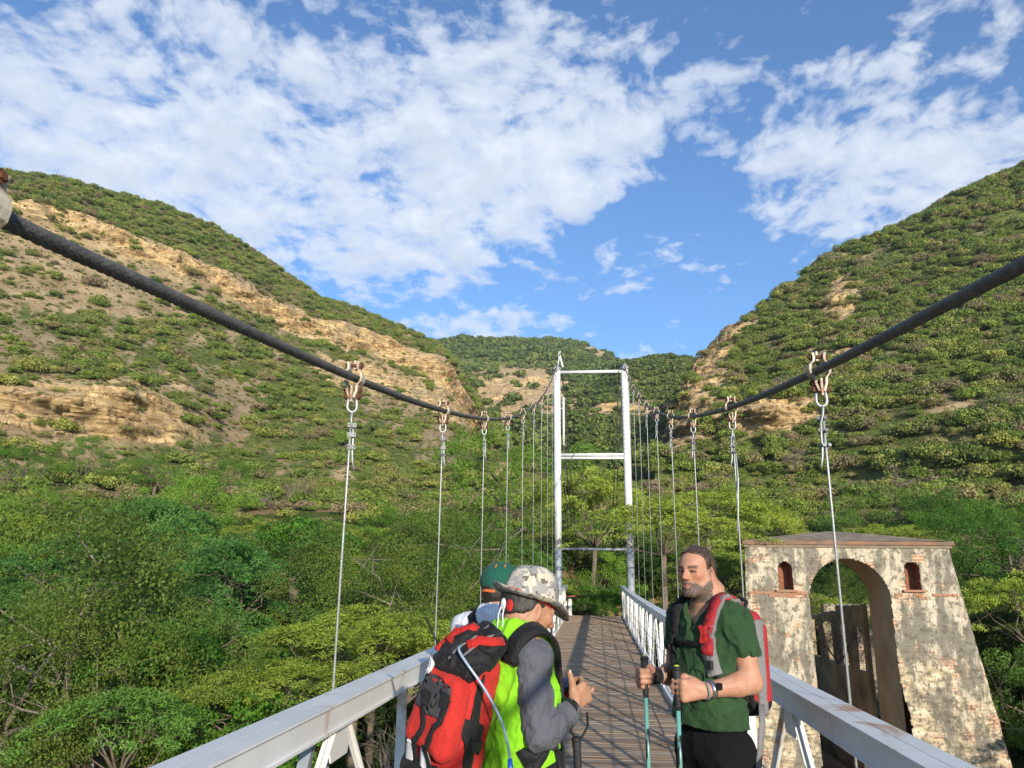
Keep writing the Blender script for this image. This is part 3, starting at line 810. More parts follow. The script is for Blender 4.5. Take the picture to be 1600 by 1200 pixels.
def on_hill(H, n, keep, s0, s1, sink=.2):
    """random points over a hill sheet, kept with a probability that falls where the ground is bare or rock"""
    X, Y, Z = H['X'], H['Y'], H['Z']
    # sample cells in proportion to their area
    e1 = np.stack([X[1:, :-1]-X[:-1, :-1], Y[1:, :-1]-Y[:-1, :-1], Z[1:, :-1]-Z[:-1, :-1]], -1)
    e2 = np.stack([X[:-1, 1:]-X[:-1, :-1], Y[:-1, 1:]-Y[:-1, :-1], Z[:-1, 1:]-Z[:-1, :-1]], -1)
    ar = np.linalg.norm(np.cross(e1, e2), axis=-1)
    azc = H['AZ'][:-1, :-1]; elc = H['E'][:-1, :-1]; uc = np.repeat(H['u'][None, :-1], H['na']-1, 0)
    w = ar*keep(azc, elc, H['R'][:-1, :-1], H['rock'][:-1, :-1], H['bare'][:-1, :-1], uc)
    w = w.ravel()/w.sum()
    idx = rng.choice(len(w), n, p=w)
    i, j = np.unravel_index(idx, ar.shape)
    f, g = rng.uniform(size=(2, n))
    P = np.stack([A_[i, j]*(1-f)*(1-g)+A_[i+1, j]*f*(1-g)+A_[i, j+1]*(1-f)*g+A_[i+1, j+1]*f*g for A_ in (X, Y, Z)], -1)
    s = np.minimum(rng.uniform(s0, s1, n)*np.exp(rng.normal(size=n)*.42), s1*1.35)
    P[:, 2] -= sink*s
    return P, s
def clumpy(az, el, sc, seed, lo, hi): return sstep(lo, hi, fbm(az*sc, el*sc*1.6, None, 4, seed))
def keepL(az, el, r, rock, bare, u):
    k = (1-.93*np.clip(rock*1.2, 0, 1))*(1-.90*np.clip(bare*1.15, 0, 1))*(.05+.95*clumpy(az, el, 1.0, 5, .42, .56))
    k = np.where(u > 6.05, np.maximum(k, .9), k)*np.where((u > 7.4) | (u < .15), 0, 1)*np.where((az > -52), 1, .25)
    return k
def keepR(az, el, r, rock, bare, u):
    k = (1-.88*np.clip(rock*1.2, 0, 1))*(1-.85*np.clip(bare*1.1, 0, 1))*(.16+.84*clumpy(az, el, 1.0, 6, .40, .54))
    return k*np.where((u > 6.4) | (u < .15), 0, 1)*np.where(az < 40, 1, .3)
def keepM(az, el, r, rock, bare, u):
    return (1-.9*rock)*(1-.75*bare)*np.where((u > 5.3) | (u < .8), 0, 1)*(.35+.65*clumpy(az, el, 1.1, 7, .36, .54))
def keepN(az, el, r, rock, bare, u):
    return (1-.93*rock)*(1-.6*bare)*np.where((u > 6.3) | (u < .3), 0, 1)
P, s = on_hill(HL, 10500, keepL, .45, 1.6)
scatter('hillside_scrub', P, s, rng.uniform(0, 6.28, len(s)), BUSH, 'green bushes scattered thickly over the cliff hillside', 'scrub')
P, s = on_hill(HR, 13500, keepR, .55, 1.8)
scatter('hillside_scrub', P, s, rng.uniform(0, 6.28, len(s)), BUSH, 'dense green bushes covering the steep hillside above the ruin', 'scrub')
def keepT(az, el, r, rock, bare, u):
    return (1-.8*rock)*np.where((u > 6.2) | (u < .8), 0, 1)*np.where(az > -50, 1, .1)*(.2+.8*clumpy(az, el, 1.6, 15, .40, .56))
P, s = on_hill(HL, 9000, keepT, .16, .42)
P2_, s2_ = on_hill(HR, 9000, lambda az, el, r, rock, bare, u: (1-.8*rock)*np.where((u > 6.2) | (u < .8), 0, 1)*np.where(az < 40, 1, .1), .15, .40)
P = np.concatenate([P, P2_]); s = np.concatenate([s, s2_])
scatter('hillside_tufts', P, s, rng.uniform(0, 6.28, len(s)), BUSH, 'small grass tufts and herbs dotted over both hillsides', 'tufts')
P, s = on_hill(HM, 5200, keepM, .7, 1.3)
scatter('mountain_wood', P, s, rng.uniform(0, 6.28, len(s)), FARB, 'far wood covering the mountain at the head of the valley', 'woods')
P, s = on_hill(HN, 2600, keepN, .45, .9)
scatter('ridge_wood', P, s*.8, rng.uniform(0, 6.28, len(s)), FARB, 'dark wood on the low ridge behind the bridge tower', 'woods')
# scrub at the foot of the hills, so that slope and valley run into each other
n = 3400
a = np.radians(rng.uniform(-58, 48, n)); r = np.sqrt(rng.uniform(78**2, 178**2, n)); x, y = r*np.sin(a), r*np.cos(a)
s = np.minimum(rng.uniform(.4, 1.3, n)*np.exp(rng.normal(size=n)*.35), 1.8)
scatter('foot_scrub', np.stack([x, y, ground_z(x, y)-.1], -1), s, rng.uniform(0, 6.28, n), BUSH, 'mixed scrub where the valley floor meets the foot of the hills', 'scrub')
# undergrowth between the trees
n = 3600
a = np.radians(rng.uniform(-60, 52, n)); r = np.concatenate([rng.uniform(11, 60, n//2), np.sqrt(rng.uniform(20**2, 80**2, n-n//2))])
x, y = r*np.sin(a), r*np.cos(a)
ok = np.array([not ((abs(p-.3) < 2.0 and 0 < q < 42) or (4.0 < p < 11.5 and 20 < q < 37) or (abs(p) < 2.3 and q < 31)) for p, q in zip(x, y)])
x, y, r = x[ok], y[ok], r[ok]
s = rng.uniform(.6, 1.4, len(x))*(1+r*.008)
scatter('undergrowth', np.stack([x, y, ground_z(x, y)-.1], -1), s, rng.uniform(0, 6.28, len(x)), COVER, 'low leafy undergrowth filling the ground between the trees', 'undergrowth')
# single bushes that stand alone on the bare slope or the skyline
LONE = [((213, 393), 'HL', 2.0, 'solitary dark bush on the bare upper slope, under the top ledge'), ((170, 400), 'HL', 1.7, 'bright green bush half behind the main cable on the bare slope'),
        ((85, 412), 'HL', 1.2, 'small bush on the bare slope close above the thick cable'), ((145, 447), 'HL', 2.6, 'bright rounded bush just below the thick cable on the bare slope'),
        ((200, 507), 'HL', 1.7, 'low dark bush near the middle of the earth slope'), ((225, 482), 'HL', 1.6, 'bush beside a dark boulder on the earth slope'), ((190, 548), 'HL', 1.8, 'dark green bush above the pale lower cliff'),
        ((160, 370), 'HL', 1.2, 'small grey green bush high on the bare slope'), ((300, 430), 'HL', 2.8, 'leafy bush under the broken end of the top ledge'),
        ((120, 372), 'HL', 1.0, 'tiny bush under the skyline shrubs')]
def hill_point(H, pix):
    a0, e0 = azel(*pix)
    sl = slice(0, int(H['nv']*.62))
    X, Y, Z = H['X'][:, sl]-CAM[0], H['Y'][:, sl], H['Z'][:, sl]
    q = (np.degrees(np.arctan2(X, Y))-a0)**2 + (np.degrees(np.arctan2(Z, np.hypot(X, Y)))-e0)**2
    i, j = np.unravel_index(np.argmin(q), q.shape)
    return Vector((H['X'][i, j], H['Y'][i, j], H['Z'][i, j]))
for pix, hk, s, lab in LONE:
    p = hill_point(HL, pix)
    o = obj('hill_bush', BUSH[int(rng.integers(5))], None, None, p-Vector((0, 0, .3))); o.scale = (s*1.15, s*1.15, s); o.rotation_euler = (0, 0, float(rng.uniform(0, 6)))
    tag(o, lab, 'bush')
for pix, s, lab in (((1143, 500), 1.0, 'lone flat topped tree standing on the skyline of the cliff edge'), ((1131, 518), .8, 'small tree below the lone skyline tree on the cliff edge')):
    p = hill_point(HR, (pix[0]+6, pix[1]+14))
    e = tree('acacia', p-Vector((0, 0, .4)), s*1.1, 1.0, 'skyline_tree', lab, 'tree', None, 1, 1.25)
# ---------------------------------------------------------------- the suspension footbridge: one thing
def rail_z(y): return -.487+.00037*y*y if y > 0 else -.487
def deck_z(y): return rail_z(y)-1.07
def cable_z(y): return .397+.00773*(y+5.0)**2-.012*math.exp(-((y-1.2)/.6)**2)
Y0B, Y1B = -11.8, 28.5
HS = 2.2; H0 = 3.464; WX = 1.105
M_WHITE = M('white_paint_steel', (.80, .80, .77), (.70, .70, .67), 3.0, .45, .06, 30, rust=.345, rustcol=(.30, .13, .04))
M_WHITE2 = M('tower_paint', (.74, .745, .74), (.64, .65, .655), 3.0, .65, .05, 20, spec=.25, rust=.30)
M_GREY = M('galvanised', (.33, .36, .40), (.20, .23, .27), 5.0, .6, .1, 30, metal=.1)
M_ZINC = M('zinc_rope', (.50, .51, .50), (.36, .37, .37), 30.0, .45, .2, 80, metal=.4)
M_CABLE = M('dark_cable', (.13, .128, .126), (.065, .063, .062), 25.0, .55, .35, 120)
M_CLAMP = M('cream_rust_clamp', (.66, .60, .48), (.50, .41, .29), 14.0, .6, .3, 60, rust=.44, rustcol=(.17, .075, .035))
M_RUSTB = M('rusty_bolt', (.16, .06, .03), (.08, .035, .02), 30.0, .85, .4, 80)
M_BOLT = M('zinc_fitting', (.26, .27, .28), (.16, .165, .17), 40.0, .55, .2, 90, metal=.3)
M_REDCAP = M('red_cap', (.42, .13, .06), (.30, .10, .05), 9.0, .7, .1)
def deck_mat():
    m, t, b = newmat('weathered_planks')
    co = t.n('ShaderNodeTexCoord').outputs['Object']
    pv = t.n('ShaderNodeAttribute', attribute_name='v').outputs['Fac']
    sh = t.n('ShaderNodeVectorMath', operation='ADD', ins={0: co, 1: t.n('ShaderNodeCombineXYZ', ins={0: t.math('MULTIPLY', pv, 37.0), 1: 0.0, 2: 0.0}).outputs[0]}).outputs[0]
    g = t.noise(t.mapping(sh, (2.2, 42, 20)), 1.0, 6, .65, .3)
    st = t.noise(t.mapping(sh, (1.2, 3.5, 1)), 1.0, 5, .6)
    c = t.ramp(pv, [(0., (.30, .19, .105)), (.35, (.37, .25, .155)), (.7, (.42, .305, .20)), (1., (.47, .365, .26))])
    c = t.mix(t.ramp(g, [(.35, .75), (.6, 0.)]), c, (.10, .062, .037))
    c = t.mix(t.ramp(st, [(.5, 0.), (.68, .7)]), c, (.36, .32, .27))
    t.link(c, b.inputs['Base Color']); b.inputs['Roughness'].default_value = .75; b.inputs['Specular IOR Level'].default_value = .3
    bn = t.n('ShaderNodeBump', ins={'Height': g, 'Strength': .5, 'Distance': .006}); t.link(bn.outputs[0], b.inputs['Normal'])
    return m
M_DECK = deck_mat()
M_BEAMD = M('under_beam', (.30, .30, .29), (.18, .17, .16), 5, .6, rust=.25)

bridge = tag(empty('footbridge', (0, 0, deck_z(0))), 'narrow suspension footbridge with white railings, plank deck and thick dark cables', 'bridge')
BZ = Vector((0, 0, deck_z(0)))
class BMB(MB):
    def done(s, name, mat, parent=None, smooth=False, bevel=0.0):
        """link with the bridge (or one of its parts) as parent; vertices are written in world coordinates"""
        P = parent if parent is not None else bridge
        q = Vector((0, 0, 0)); x = P
        while x is not None: q = q+Vector(x.location); x = x.parent
        return s.build(name, mat, P, smooth, bevel) if q.length == 0 else _shift(s, name, mat, P, smooth, bevel, q)
def _shift(s, name, mat, P, smooth, bevel, q):
    s.v = [tuple(Vector(v)-q) for v in s.v]
    return s.build(name, mat, P, smooth, bevel)

# deck: planks laid across
d = BMB(); vals = []; y = Y0B; rs = np.random.default_rng(5)
while y < Y1B:
    w = float(rs.uniform(.085, .105)) if y > -1 else .1
    zz_ = deck_z(y+w/2)
    d.box((float(rs.normal()*.006), y+w/2, zz_-.022+float(rs.normal()*.0016)), (1.96+float(rs.normal()*.012), w-.007, .044))
    vals += [float(rs.uniform())]*6
    y += w
o = d.done('deck', M_DECK); fattr(o.data, 'v', vals, 'FACE')
# cross beams carry the deck and reach out to the suspenders; two long stringers under the planks
sb = BMB()
for k in range(-7, 12):
    yb = H0+HS*k
    if yb > Y1B-.1: break
    sb.beam((-1.2, yb, deck_z(yb)-.16), (1.2, yb, deck_z(yb)-.16), .07, .12)
for sx in (-.6, .6):
    for k in range(20):
        a, b_ = Y0B+k*2.015, min(Y0B+(k+1)*2.015, Y1B-.02)
        if b_ > a: sb.beam((sx, a, deck_z(a)-.07), (sx, b_, deck_z(b_)-.07), .06, .05)
sb.done('floor_beam', M_BEAMD)

# railings: top chord, posts and diagonals of angle iron, three thin wires
def railing(sx, phase):
    ry0 = Vector((sx*1.06, 0, deck_z(0)))
    seg = 34
    ys = np.linspace(Y0B, Y1B, seg+1)
    rail = BMB()
    lo, hi = (.953, 1.097)
    # top plate
    def strip(mb, x0, x1, dz0, dz1):
        V = []; F = []
        for i, yy in enumerate(ys):
            z = rail_z(yy)
            V += [(sx*x0, yy, z+dz0), (sx*x1, yy, z+dz0), (sx*x1, yy, z+dz1), (sx*x0, yy, z+dz1)]
        for i in range(seg):
            for j in range(4):
                f = (i*4+j, i*4+(j+1) % 4, (i+1)*4+(j+1) % 4, (i+1)*4+j)
                F.append(f if sx > 0 else f[::-1])
        F.append((3, 2, 1, 0) if sx > 0 else (0, 1, 2, 3)); k = seg*4
        F.append((k, k+1, k+2, k+3) if sx > 0 else (k+3, k+2, k+1, k))
        mb.add(V, F)
    strip(rail, lo, 1.027, -.009, 0)                 # two flanges with a slot between
    strip(rail, 1.031, hi, -.009, 0)
    strip(rail, .966, .974, -.105, -.009)          # inner web
    strip(rail, 1.076, 1.084, -.105, -.009)          # outer web
    strip(rail, .956, .966, -.105, -.096)           # lip along the bottom
    part = rail.done('railing', M_WHITE)
    bz = lambda yy: deck_z(yy)+.03
    bc = BMB(); strip(bc, .995, 1.075, -1.07-.02, -1.07+.05); bc.done('bottom_chord', M_WHITE, part)
    k = 0
    yy = H0+phase-HS*7
    while yy < Y1B-.2:
        if yy > Y0B+.1:
            # post: angle iron at mid bay
            p = BMB(); yp = yy+HS/2
            if yp < Y1B-.1:
                p.beam((sx*1.012, yp, bz(yp)), (sx*1.012, yp, rail_z(yp)-.09), .045, .007, (0, 1, 0))
                p.beam((sx*1.04, yp+.024, bz(yp)), (sx*1.04, yp+.024, rail_z(yp)-.09), .007, .045, (0, 1, 0))
                p.done('post', M_WHITE, part)
            # inverted V of two flat diagonals meeting under the chord with a gusset plate
            for dy in (-1, 1):
                y2 = yy+dy*(HS/2-.10)
                if y2 > Y1B-.08 or y2 < Y0B: continue
                q = BMB()
                q.beam((sx*1.005, yy+dy*.07, rail_z(yy)-.095), (sx*1.005, y2, bz(y2)), .042, .008, (0, 0, 1))
                q.beam((sx*1.005, yy+dy*.07, rail_z(yy)-.095), (sx*1.005, y2, bz(y2)), .008, .055, (0, 0, 1))
                q.done('diagonal', M_WHITE, part)
            g = BMB()
            x0 = sx*.998
            V = [(x0, yy-.16, rail_z(yy)-.085), (x0, yy+.16, rail_z(yy)-.085), (x0, yy+.10, rail_z(yy)-.24), (x0, yy-.10, rail_z(yy)-.24)]
            V += [(v[0]+sx*.007, v[1], v[2]) for v in V]
            g.add(V, [(0,1,2,3),(7,6,5,4),(0,4,5,1),(1,5,6,2),(2,6,7,3),(3,7,4,0)])
            g.done('gusset', M_WHITE, part)
            # outrigger brace from the chord to the end of the cross beam
            if abs(phase) < .5:
                q = BMB(); yb = yy
                q.beam((sx*1.09, yb-.06, rail_z(yb)-.08), (sx*1.30, yb-.06, deck_z(yb)-.14), .045, .045)
                q.done('brace', M_GREY, part)
        yy += HS
    for h in (.17, .37, .57):
        w = BMB(); w.tube([(sx*.965, float(v), deck_z(v)+h) for v in np.linspace(Y0B, Y1B, 30)], .0065, 5)
        w.done('wire', M_ZINC, part, True)
    return part
RAIL_L = railing(-1, -.18)
RAIL_R = railing(1, .62)
# end posts with a slanted red cap
for sx, hgt in ((-1, .48),):
    p = BMB(); p.beam((-.90, Y1B+.75, deck_z(Y1B)-.3), (-.90, Y1B+.75, deck_z(Y1B)+.56), .13, .13, (0, 1, 0))
    p.beam((-1.04, Y1B+.75, deck_z(Y1B)-.3), (-1.04, Y1B+.75, deck_z(Y1B)+.48), .05, .05, (0, 1, 0))
    ep = p.done('end_post', M_WHITE, None)
    c = BMB(); c.beam((-1.12, Y1B+.75, deck_z(Y1B)+.63), (-.62, Y1B+.75, deck_z(Y1B)+.68), .30, .05); c.done('cap', M_REDCAP, ep)

# main cables: seven-strand rope, strands modelled
def main_cable(sx):
    mb = BMB(); r = .0195; nlobe = 8
    ysd = np.concatenate([np.linspace(-12, .2, 40), np.arange(.2, 6.0, .0075), np.arange(6.0, 24.52, .25), [24.52]])
    n = 48; V = []; F = []
    ph = 0; last = ysd[0]
    for i, yy in enumerate(ysd):
        sl = 2*.00773*(yy+5); c = math.cos(math.atan(sl)); s_ = math.sin(math.atan(sl))
        tw = yy*2*PI/.24
        for j in range(n):
            a = 2*PI*j/n
            rr_ = r*(.72+.30*abs(math.sin((a*nlobe+tw*nlobe)/2))**.55)
            x, u = rr_*math.cos(a), rr_*math.sin(a)
            V.append((sx*WX+x, yy-s_*u, cable_z(yy)+c*u))
    k = len(ysd)
    for i in range(k-1):
        for j in range(n):
            F.append((i*n+j, i*n+(j+1) % n, (i+1)*n+(j+1) % n, (i+1)*n+j))
    mb.add(V, F)
    return mb.done('main_cable', M_CABLE, None, True)
for sx in (-1, 1): main_cable(sx)
# backstays: from the tower tops down to the ground behind
for sx in (-1, 1):
    for dx in (0, .14):
        mb = BMB(); mb.tube([(sx*(1.10-dx), 24.6, 6.8), (sx*(1.0-dx), 44, .2)], .021, 6); mb.done('backstay', M_CABLE, None, True)

# suspenders: rope with clamp, shackle and three wire rope clips
def clamp_mesh():
    mb = MB()
    prof = [(.0, -.105), (.012, -.07), (.014, -.040), (.030, -.022), (.034, 0), (.030, .022), (.014, .040), (.012, .058), (.016, .078)]
    for sy in (-1, 1):
        V = []; F = []
        off = .0
        for (px, pz) in prof:
            for w in (-.026, .026):
                V.append((sy*(px+.006), w+off, pz)); V.append((sy*(px+.016), w+off, pz))
        m_ = len(prof)
        for i in range(m_-1):
            a = i*4; b_ = (i+1)*4
            for (p, q) in ((0, 1), (1, 3), (3, 2), (2, 0)): F.append((a+p, a+q, b_+q, b_+p) if sy > 0 else (b_+p, b_+q, a+q, a+p))
        F.append((0, 2, 3, 1)); e = (m_-1)*4; F.append((e, e+1, e+3, e+2))
        mb.add(V, F)
    mb.beam((0, -.012, -.125), (0, -.012, -.045), .010, .034, (0, 1, 0))
    mb.beam((0, .020, .046), (0, .020, .092), .010, .030, (0, 1, 0))
    return mb
def hanger_protos():
    root = empty('hanger_proto')
c_m = clamp_mesh()
bo = MB()
for z in (.064, -.062, -.092):
    bo.tube([(-.045, 0, z), (.045, 0, z)], .009, 6)
    for sx in (-1, 1): bo.tube([(sx*.024, 0, z), (sx*.038, 0, z)], .0165, 6)
sh = MB()   # shackle: a U hung from the lower bolt
pts = [(-.019, 0, -.095), (-.022, 0, -.128)] + [(-.023*math.cos(a), 0, -.146-.026*math.sin(a)) for a in np.linspace(0, PI, 9)] + [(.022, 0, -.128), (.019, 0, -.095)]
sh.tube(pts, .0066, 8)
eye = MB()  # eye of the rope round a thimble, tail runs beside the rope down past the clips
eye.tube([(0.004, -.016, -.26), (-.004, -.022, -.215), (0, -.012, -.182), (0, .004, -.172), (0, .018, -.184), (.004, .020, -.215), (.014, .012, -.25), (.016, .004, -.31), (.016, .002, -.37), (.020, .004, -.41), (.030, .012, -.45)], .0052, 6)
clip = MB()
clip.box((.006, 0, 0), (.038, .022, .012)); clip.box((.006, -.010, -.004), (.040, .008, .020))
for sx in (-1, 1):
    clip.tube([(.006+sx*.014, -.024, 0), (.006+sx*.014, .024, 0)], .0045, 6)
    clip.tube([(.006+sx*.014, .012, 0), (.006+sx*.014, .024, 0)], .0085, 6)
HM_ = {}
def pm(mb, name, mat, smooth):
    me = bpy.data.meshes.new(name); me.from_pydata(mb.v, [], mb.f)
    if smooth: me.polygons.foreach_set('use_smooth', np.ones(len(me.polygons), dtype=bool))
    me.materials.append(mat); me.update(); return me
HM_['clamp'] = pm(c_m, 'clamp', M_CLAMP, False)
HM_['clamp_bolt'] = pm(bo, 'clamp_bolt', M_RUSTB, False)
HM_['shackle'] = pm(sh, 'shackle', M_ZINC, True)
HM_['rope_eye'] = pm(eye, 'rope_eye', M_ZINC, True)
HM_['rope_clip'] = pm(clip, 'rope_clip', M_BOLT, False)
for sx in (-1, 1):
    for k in range(-7, 10):
        yy = H0+HS*k-(.075 if k == -1 else 0)
        if yy > 23.6: break
        zc = cable_z(yy); top = Vector((sx*WX, yy, zc))
        mb = MB(); b0 = deck_z(yy)-.2
        mb.tube([(0, 0, -.20), (0, 0, -.5), (0, 0, b0-zc)], .0056, 6)
        h = mb.build('hanger', M_ZINC, bridge, True); h.location = top-BZ
        yaw = math.atan(0)
        tw = float(rng.normal()*.14) + (.35 if sx < 0 else -.25)
        sl = math.atan(2*.00773*(yy+5))
        for nm in ('clamp', 'clamp_bolt'):
            o = obj(nm, HM_[nm], None, h); o.rotation_euler = (0, 0, 0)
        for nm in ('shackle', 'rope_eye'):
            o = obj(nm, HM_[nm], None, h); o.rotation_euler = (0, 0, tw+(PI if sx > 0 else 0))
        for z in (-.235, -.292, -.350):
            o = obj('rope_clip', HM_['rope_clip'], None, h); o.location = (0, 0, z+float(rng.normal()*.006)); o.rotation_euler = (0, 0, tw+float(rng.normal()*.3)+(PI if sx > 0 else 0))
        if sx > 0 and k == 1:     # this one carries a long loose tail of rope
            m2 = MB(); m2.tube([(.012, 0, -.36), (.012, -.02, -.55), (-.005, -.05, -.75), (-.03, -.09, -.93)], .0055, 6)
            obj('loose_tail', pm(m2, 'loose_tail', M_ZINC, True), None, h)

# tower at the far end
YT = 24.5
tower = BMB(); tower.box((0, YT, -4.2), (3.2, 1.0, .5)); tw_o = tower.done('tower', M_GREY)
tw_o['label'] = 'white painted steel portal tower with bare galvanised feet'
for sx, ls in ((-1, 0.0), (1, 0.0)):
    xb, xt = sx*1.135+(.035 if True else 0), sx*1.135
    def px(z): return xt+(xb-xt)*(6.9-z)/8
    p = BMB(); p.tube([(px(z), YT, z) for z in (1.02, 3, 5, 6.88)], .118, 20); pole = p.done('pole', M_WHITE2, tw_o, True)
    p = BMB(); p.tube([(px(z), YT, z) for z in (-4.3, -2, 0, 1.02)], .112, 20); p.done('pole_foot', M_GREY, tw_o, True)
    p = BMB()
    for z in np.arange(4.0, 6.3, .155) if sx > 0 else []:
        p.tube([(px(z)+.121*math.cos(a), YT+.121*math.sin(a), z) for a in np.linspace(0, 2*PI, 17)[:-1]], .006, 4, closed=True)
    if sx > 0: p.done('climbing_ring', M_GREY, tw_o)
    p = BMB(); p.tube([(xt, YT, 6.88), (xt, YT, 6.95)], .155, 16); p.tube([(xt, YT, 6.95), (xt, YT, 7.07)], [.10, .05], 12)
    p.beam((xt, YT-.2, 6.9), (xt, YT+.2, 6.9), .09, .14); p.done('saddle', M_GREY, tw_o)
for z, r, mt, dz in ((6.80, .052, M_WHITE2, 0), (3.98, .046, M_WHITE2, 0), (3.87, .046, M_WHITE2, 0), (.95, .040, M_GREY, 0)):
    p = BMB(); p.tube([(-1.10, YT, z), (1.10, YT, z)], r, 12); p.done('crossbar', mt, tw_o, True)
p = BMB(); p.tube([(-.93, YT+.35, 4.35), (-.93, YT+.35, 6.02)], .038, 8); p.tube([(-1.1, YT+.05, 5.6), (-.93, YT+.35, 5.6)], .02, 6); p.done('side_pipe', M_WHITE2, tw_o, True)
p = BMB(); p.tube([(-.93, YT+.35, 4.35), (-.90, YT+1.0, 2.9), (-.86, YT+2, 1.5)], .013, 5); p.done('hanging_cable', M_CABLE, tw_o, True)
p = BMB(); p.beam((-1.10, YT, 7.0), (-1.02, YT, 7.55), .03, .05, (0, 1, 0)); p.beam((-1.06, YT, 7.50), (-.92, YT, 6.98), .05, .05, (0, 1, 0)); p.done('lightning_bracket', M_WHITE2, tw_o)
# ---------------------------------------------------------------- ruined gateway of the old bridge
def ruin_mat(name, plaster=1.0):
    m, t, b = newmat(name)
    co = t.n('ShaderNodeTexCoord').outputs['Object']
    sx = t.n('ShaderNodeSeparateXYZ', ins={0: co})
    big = t.noise(co, .55, 6, .65); mid = t.noise(co, 2.0, 7, .7); sm = t.noise(co, 9, 6, .7)
    zz = sx.outputs[2]
    # masonry: flat courses of rubble and brick
    wob = t.n('ShaderNodeVectorMath', operation='ADD', ins={0: t.mapping(co, (1, 1, 1), (PI/2, 0, 0)), 1: t.n('ShaderNodeVectorMath', operation='SCALE', ins={0: t.n('ShaderNodeTexNoise', ins={'Vector': co, 'Scale': 1.6, 'Detail': 3.}).outputs[1], 'Scale': .16}).outputs[0]}).outputs[0]
    br = t.n('ShaderNodeTexBrick', ins={'Vector': wob, 'Color1': (.46, .17, .08, 1), 'Color2': (.56, .30, .16, 1), 'Mortar': (.62, .54, .40, 1), 'Scale': 1.0, 'Mortar Size': .016, 'Brick Width': .34, 'Row Height': .085, 'Bias': -.1, 'Mortar Smooth': .4})
    rub = t.noise(t.mapping(co, (1.6, 1.6, 6.0)), 1.0, 6, .68, .6)
    plas = t.mix(t.ramp(mid, [(.3, 0.), (.7, 1.)]), (.47, .395, .28), (.63, .55, .42))
    rubc = t.ramp(rub, [(.36, (.16, .13, .09)), (.44, (.46, .37, .24)), (.52, (.56, .45, .29)), (.62, (.72, .62, .45))])
    lowm = t.ramp(t.math('ADD', t.math('MULTIPLY', t.math('SUBTRACT', zz, 6.2), -.22), t.math('MULTIPLY', t.math('SUBTRACT', big, .5), 1.6)), [(.28, 0.), (.55, 1.)])   # rough below, rendered above
    c = t.mix(lowm, plas, rubc)
    bm = t.ramp(t.noise(t.mapping(co, (1, 1, 1.8), loc=(3, 1, 0)), 1.15, 6, .65), [(.565, 0.), (.59, .92)])
    c = t.mix(bm, c, br.outputs[0])
    # weathering: black and grey lichen patches
    st = t.noise(t.mapping(co, (1.0, 1.0, .32)), 1.5, 8, .72)
    c = t.mix(t.ramp(st, [(.470, 0.), (.54, .9)]), c, t.mix(sm, (.11, .10, .08), (.26, .24, .19)))
    c = t.mix(t.ramp(t.noise(co, 5.5, 7, .75), [(.515, 0.), (.56, .8)]), c, (.13, .115, .085))
    topd = t.ramp(t.math('ADD', zz, t.math('MULTIPLY', t.math('SUBTRACT', mid, .5), 1.2)), [(7.3, 0.), (7.95, .8)])
    c = t.mix(topd, c, (.20, .18, .14))
    t.link(c, b.inputs['Base Color']); b.inputs['Roughness'].default_value = .95; b.inputs['Specular IOR Level'].default_value = .12
    h = t.math('ADD', t.math('MULTIPLY', rub, lowm), t.math('ADD', t.math('MULTIPLY', sm, .5), t.math('MULTIPLY', st, .6)))
    bn = t.n('ShaderNodeBump', ins={'Height': h, 'Strength': .9, 'Distance': .06}); t.link(bn.outputs[0], b.inputs['Normal'])
    return m
M_RUIN = ruin_mat('weathered_masonry')
M_BRICK = M('old_brick', (.40, .16, .085), (.30, .21, .14), 3.2, .9, .5, 30)
M_BRICKD = M('stained_brick', (.30, .15, .085), (.13, .11, .085), 1.6, .95, .6, 20)
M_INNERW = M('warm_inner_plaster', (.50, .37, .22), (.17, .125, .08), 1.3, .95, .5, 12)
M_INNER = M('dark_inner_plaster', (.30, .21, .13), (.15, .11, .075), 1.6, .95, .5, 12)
M_NICHE = M('niche_brick', (.30, .12, .06), (.20, .08, .045), 9, .95, .6, 20)
M_JAMB = M('arch_plaster', (.50, .40, .27), (.36, .27, .18), 1.4, .9, .4, 14)
M_ROOFT = M('lichen_roof', (.30, .23, .155), (.15, .12, .09), 3, .95, .6, 16)
RY = 23.4; RB = -7.0
ruin = tag(empty('ruined_gatehouse', (7.4, RY, RB)), 'old plastered brick gateway with tall arch, two small niches and low pyramid roof', 'ruin')
RO = Vector((7.4, RY, RB))
def lx(z): return 4.50-.035*np.maximum(1.0-z, 0)                    # side edges flare downwards
def rx(z): return 10.26+.155*np.maximum(1.0-z, 0)
AXC, AHW, ASP = 7.36, 1.13, -.46                                      # arch: centre, half width, spring height
def arch_top(x): return ASP+np.sqrt(np.maximum(AHW**2-(x-AXC)**2, 0))*1.02
NI = [(5.60, .20, -.20, .40), (9.15, .205, -.16, .42)]               # niches: centre, half width, sill, spring
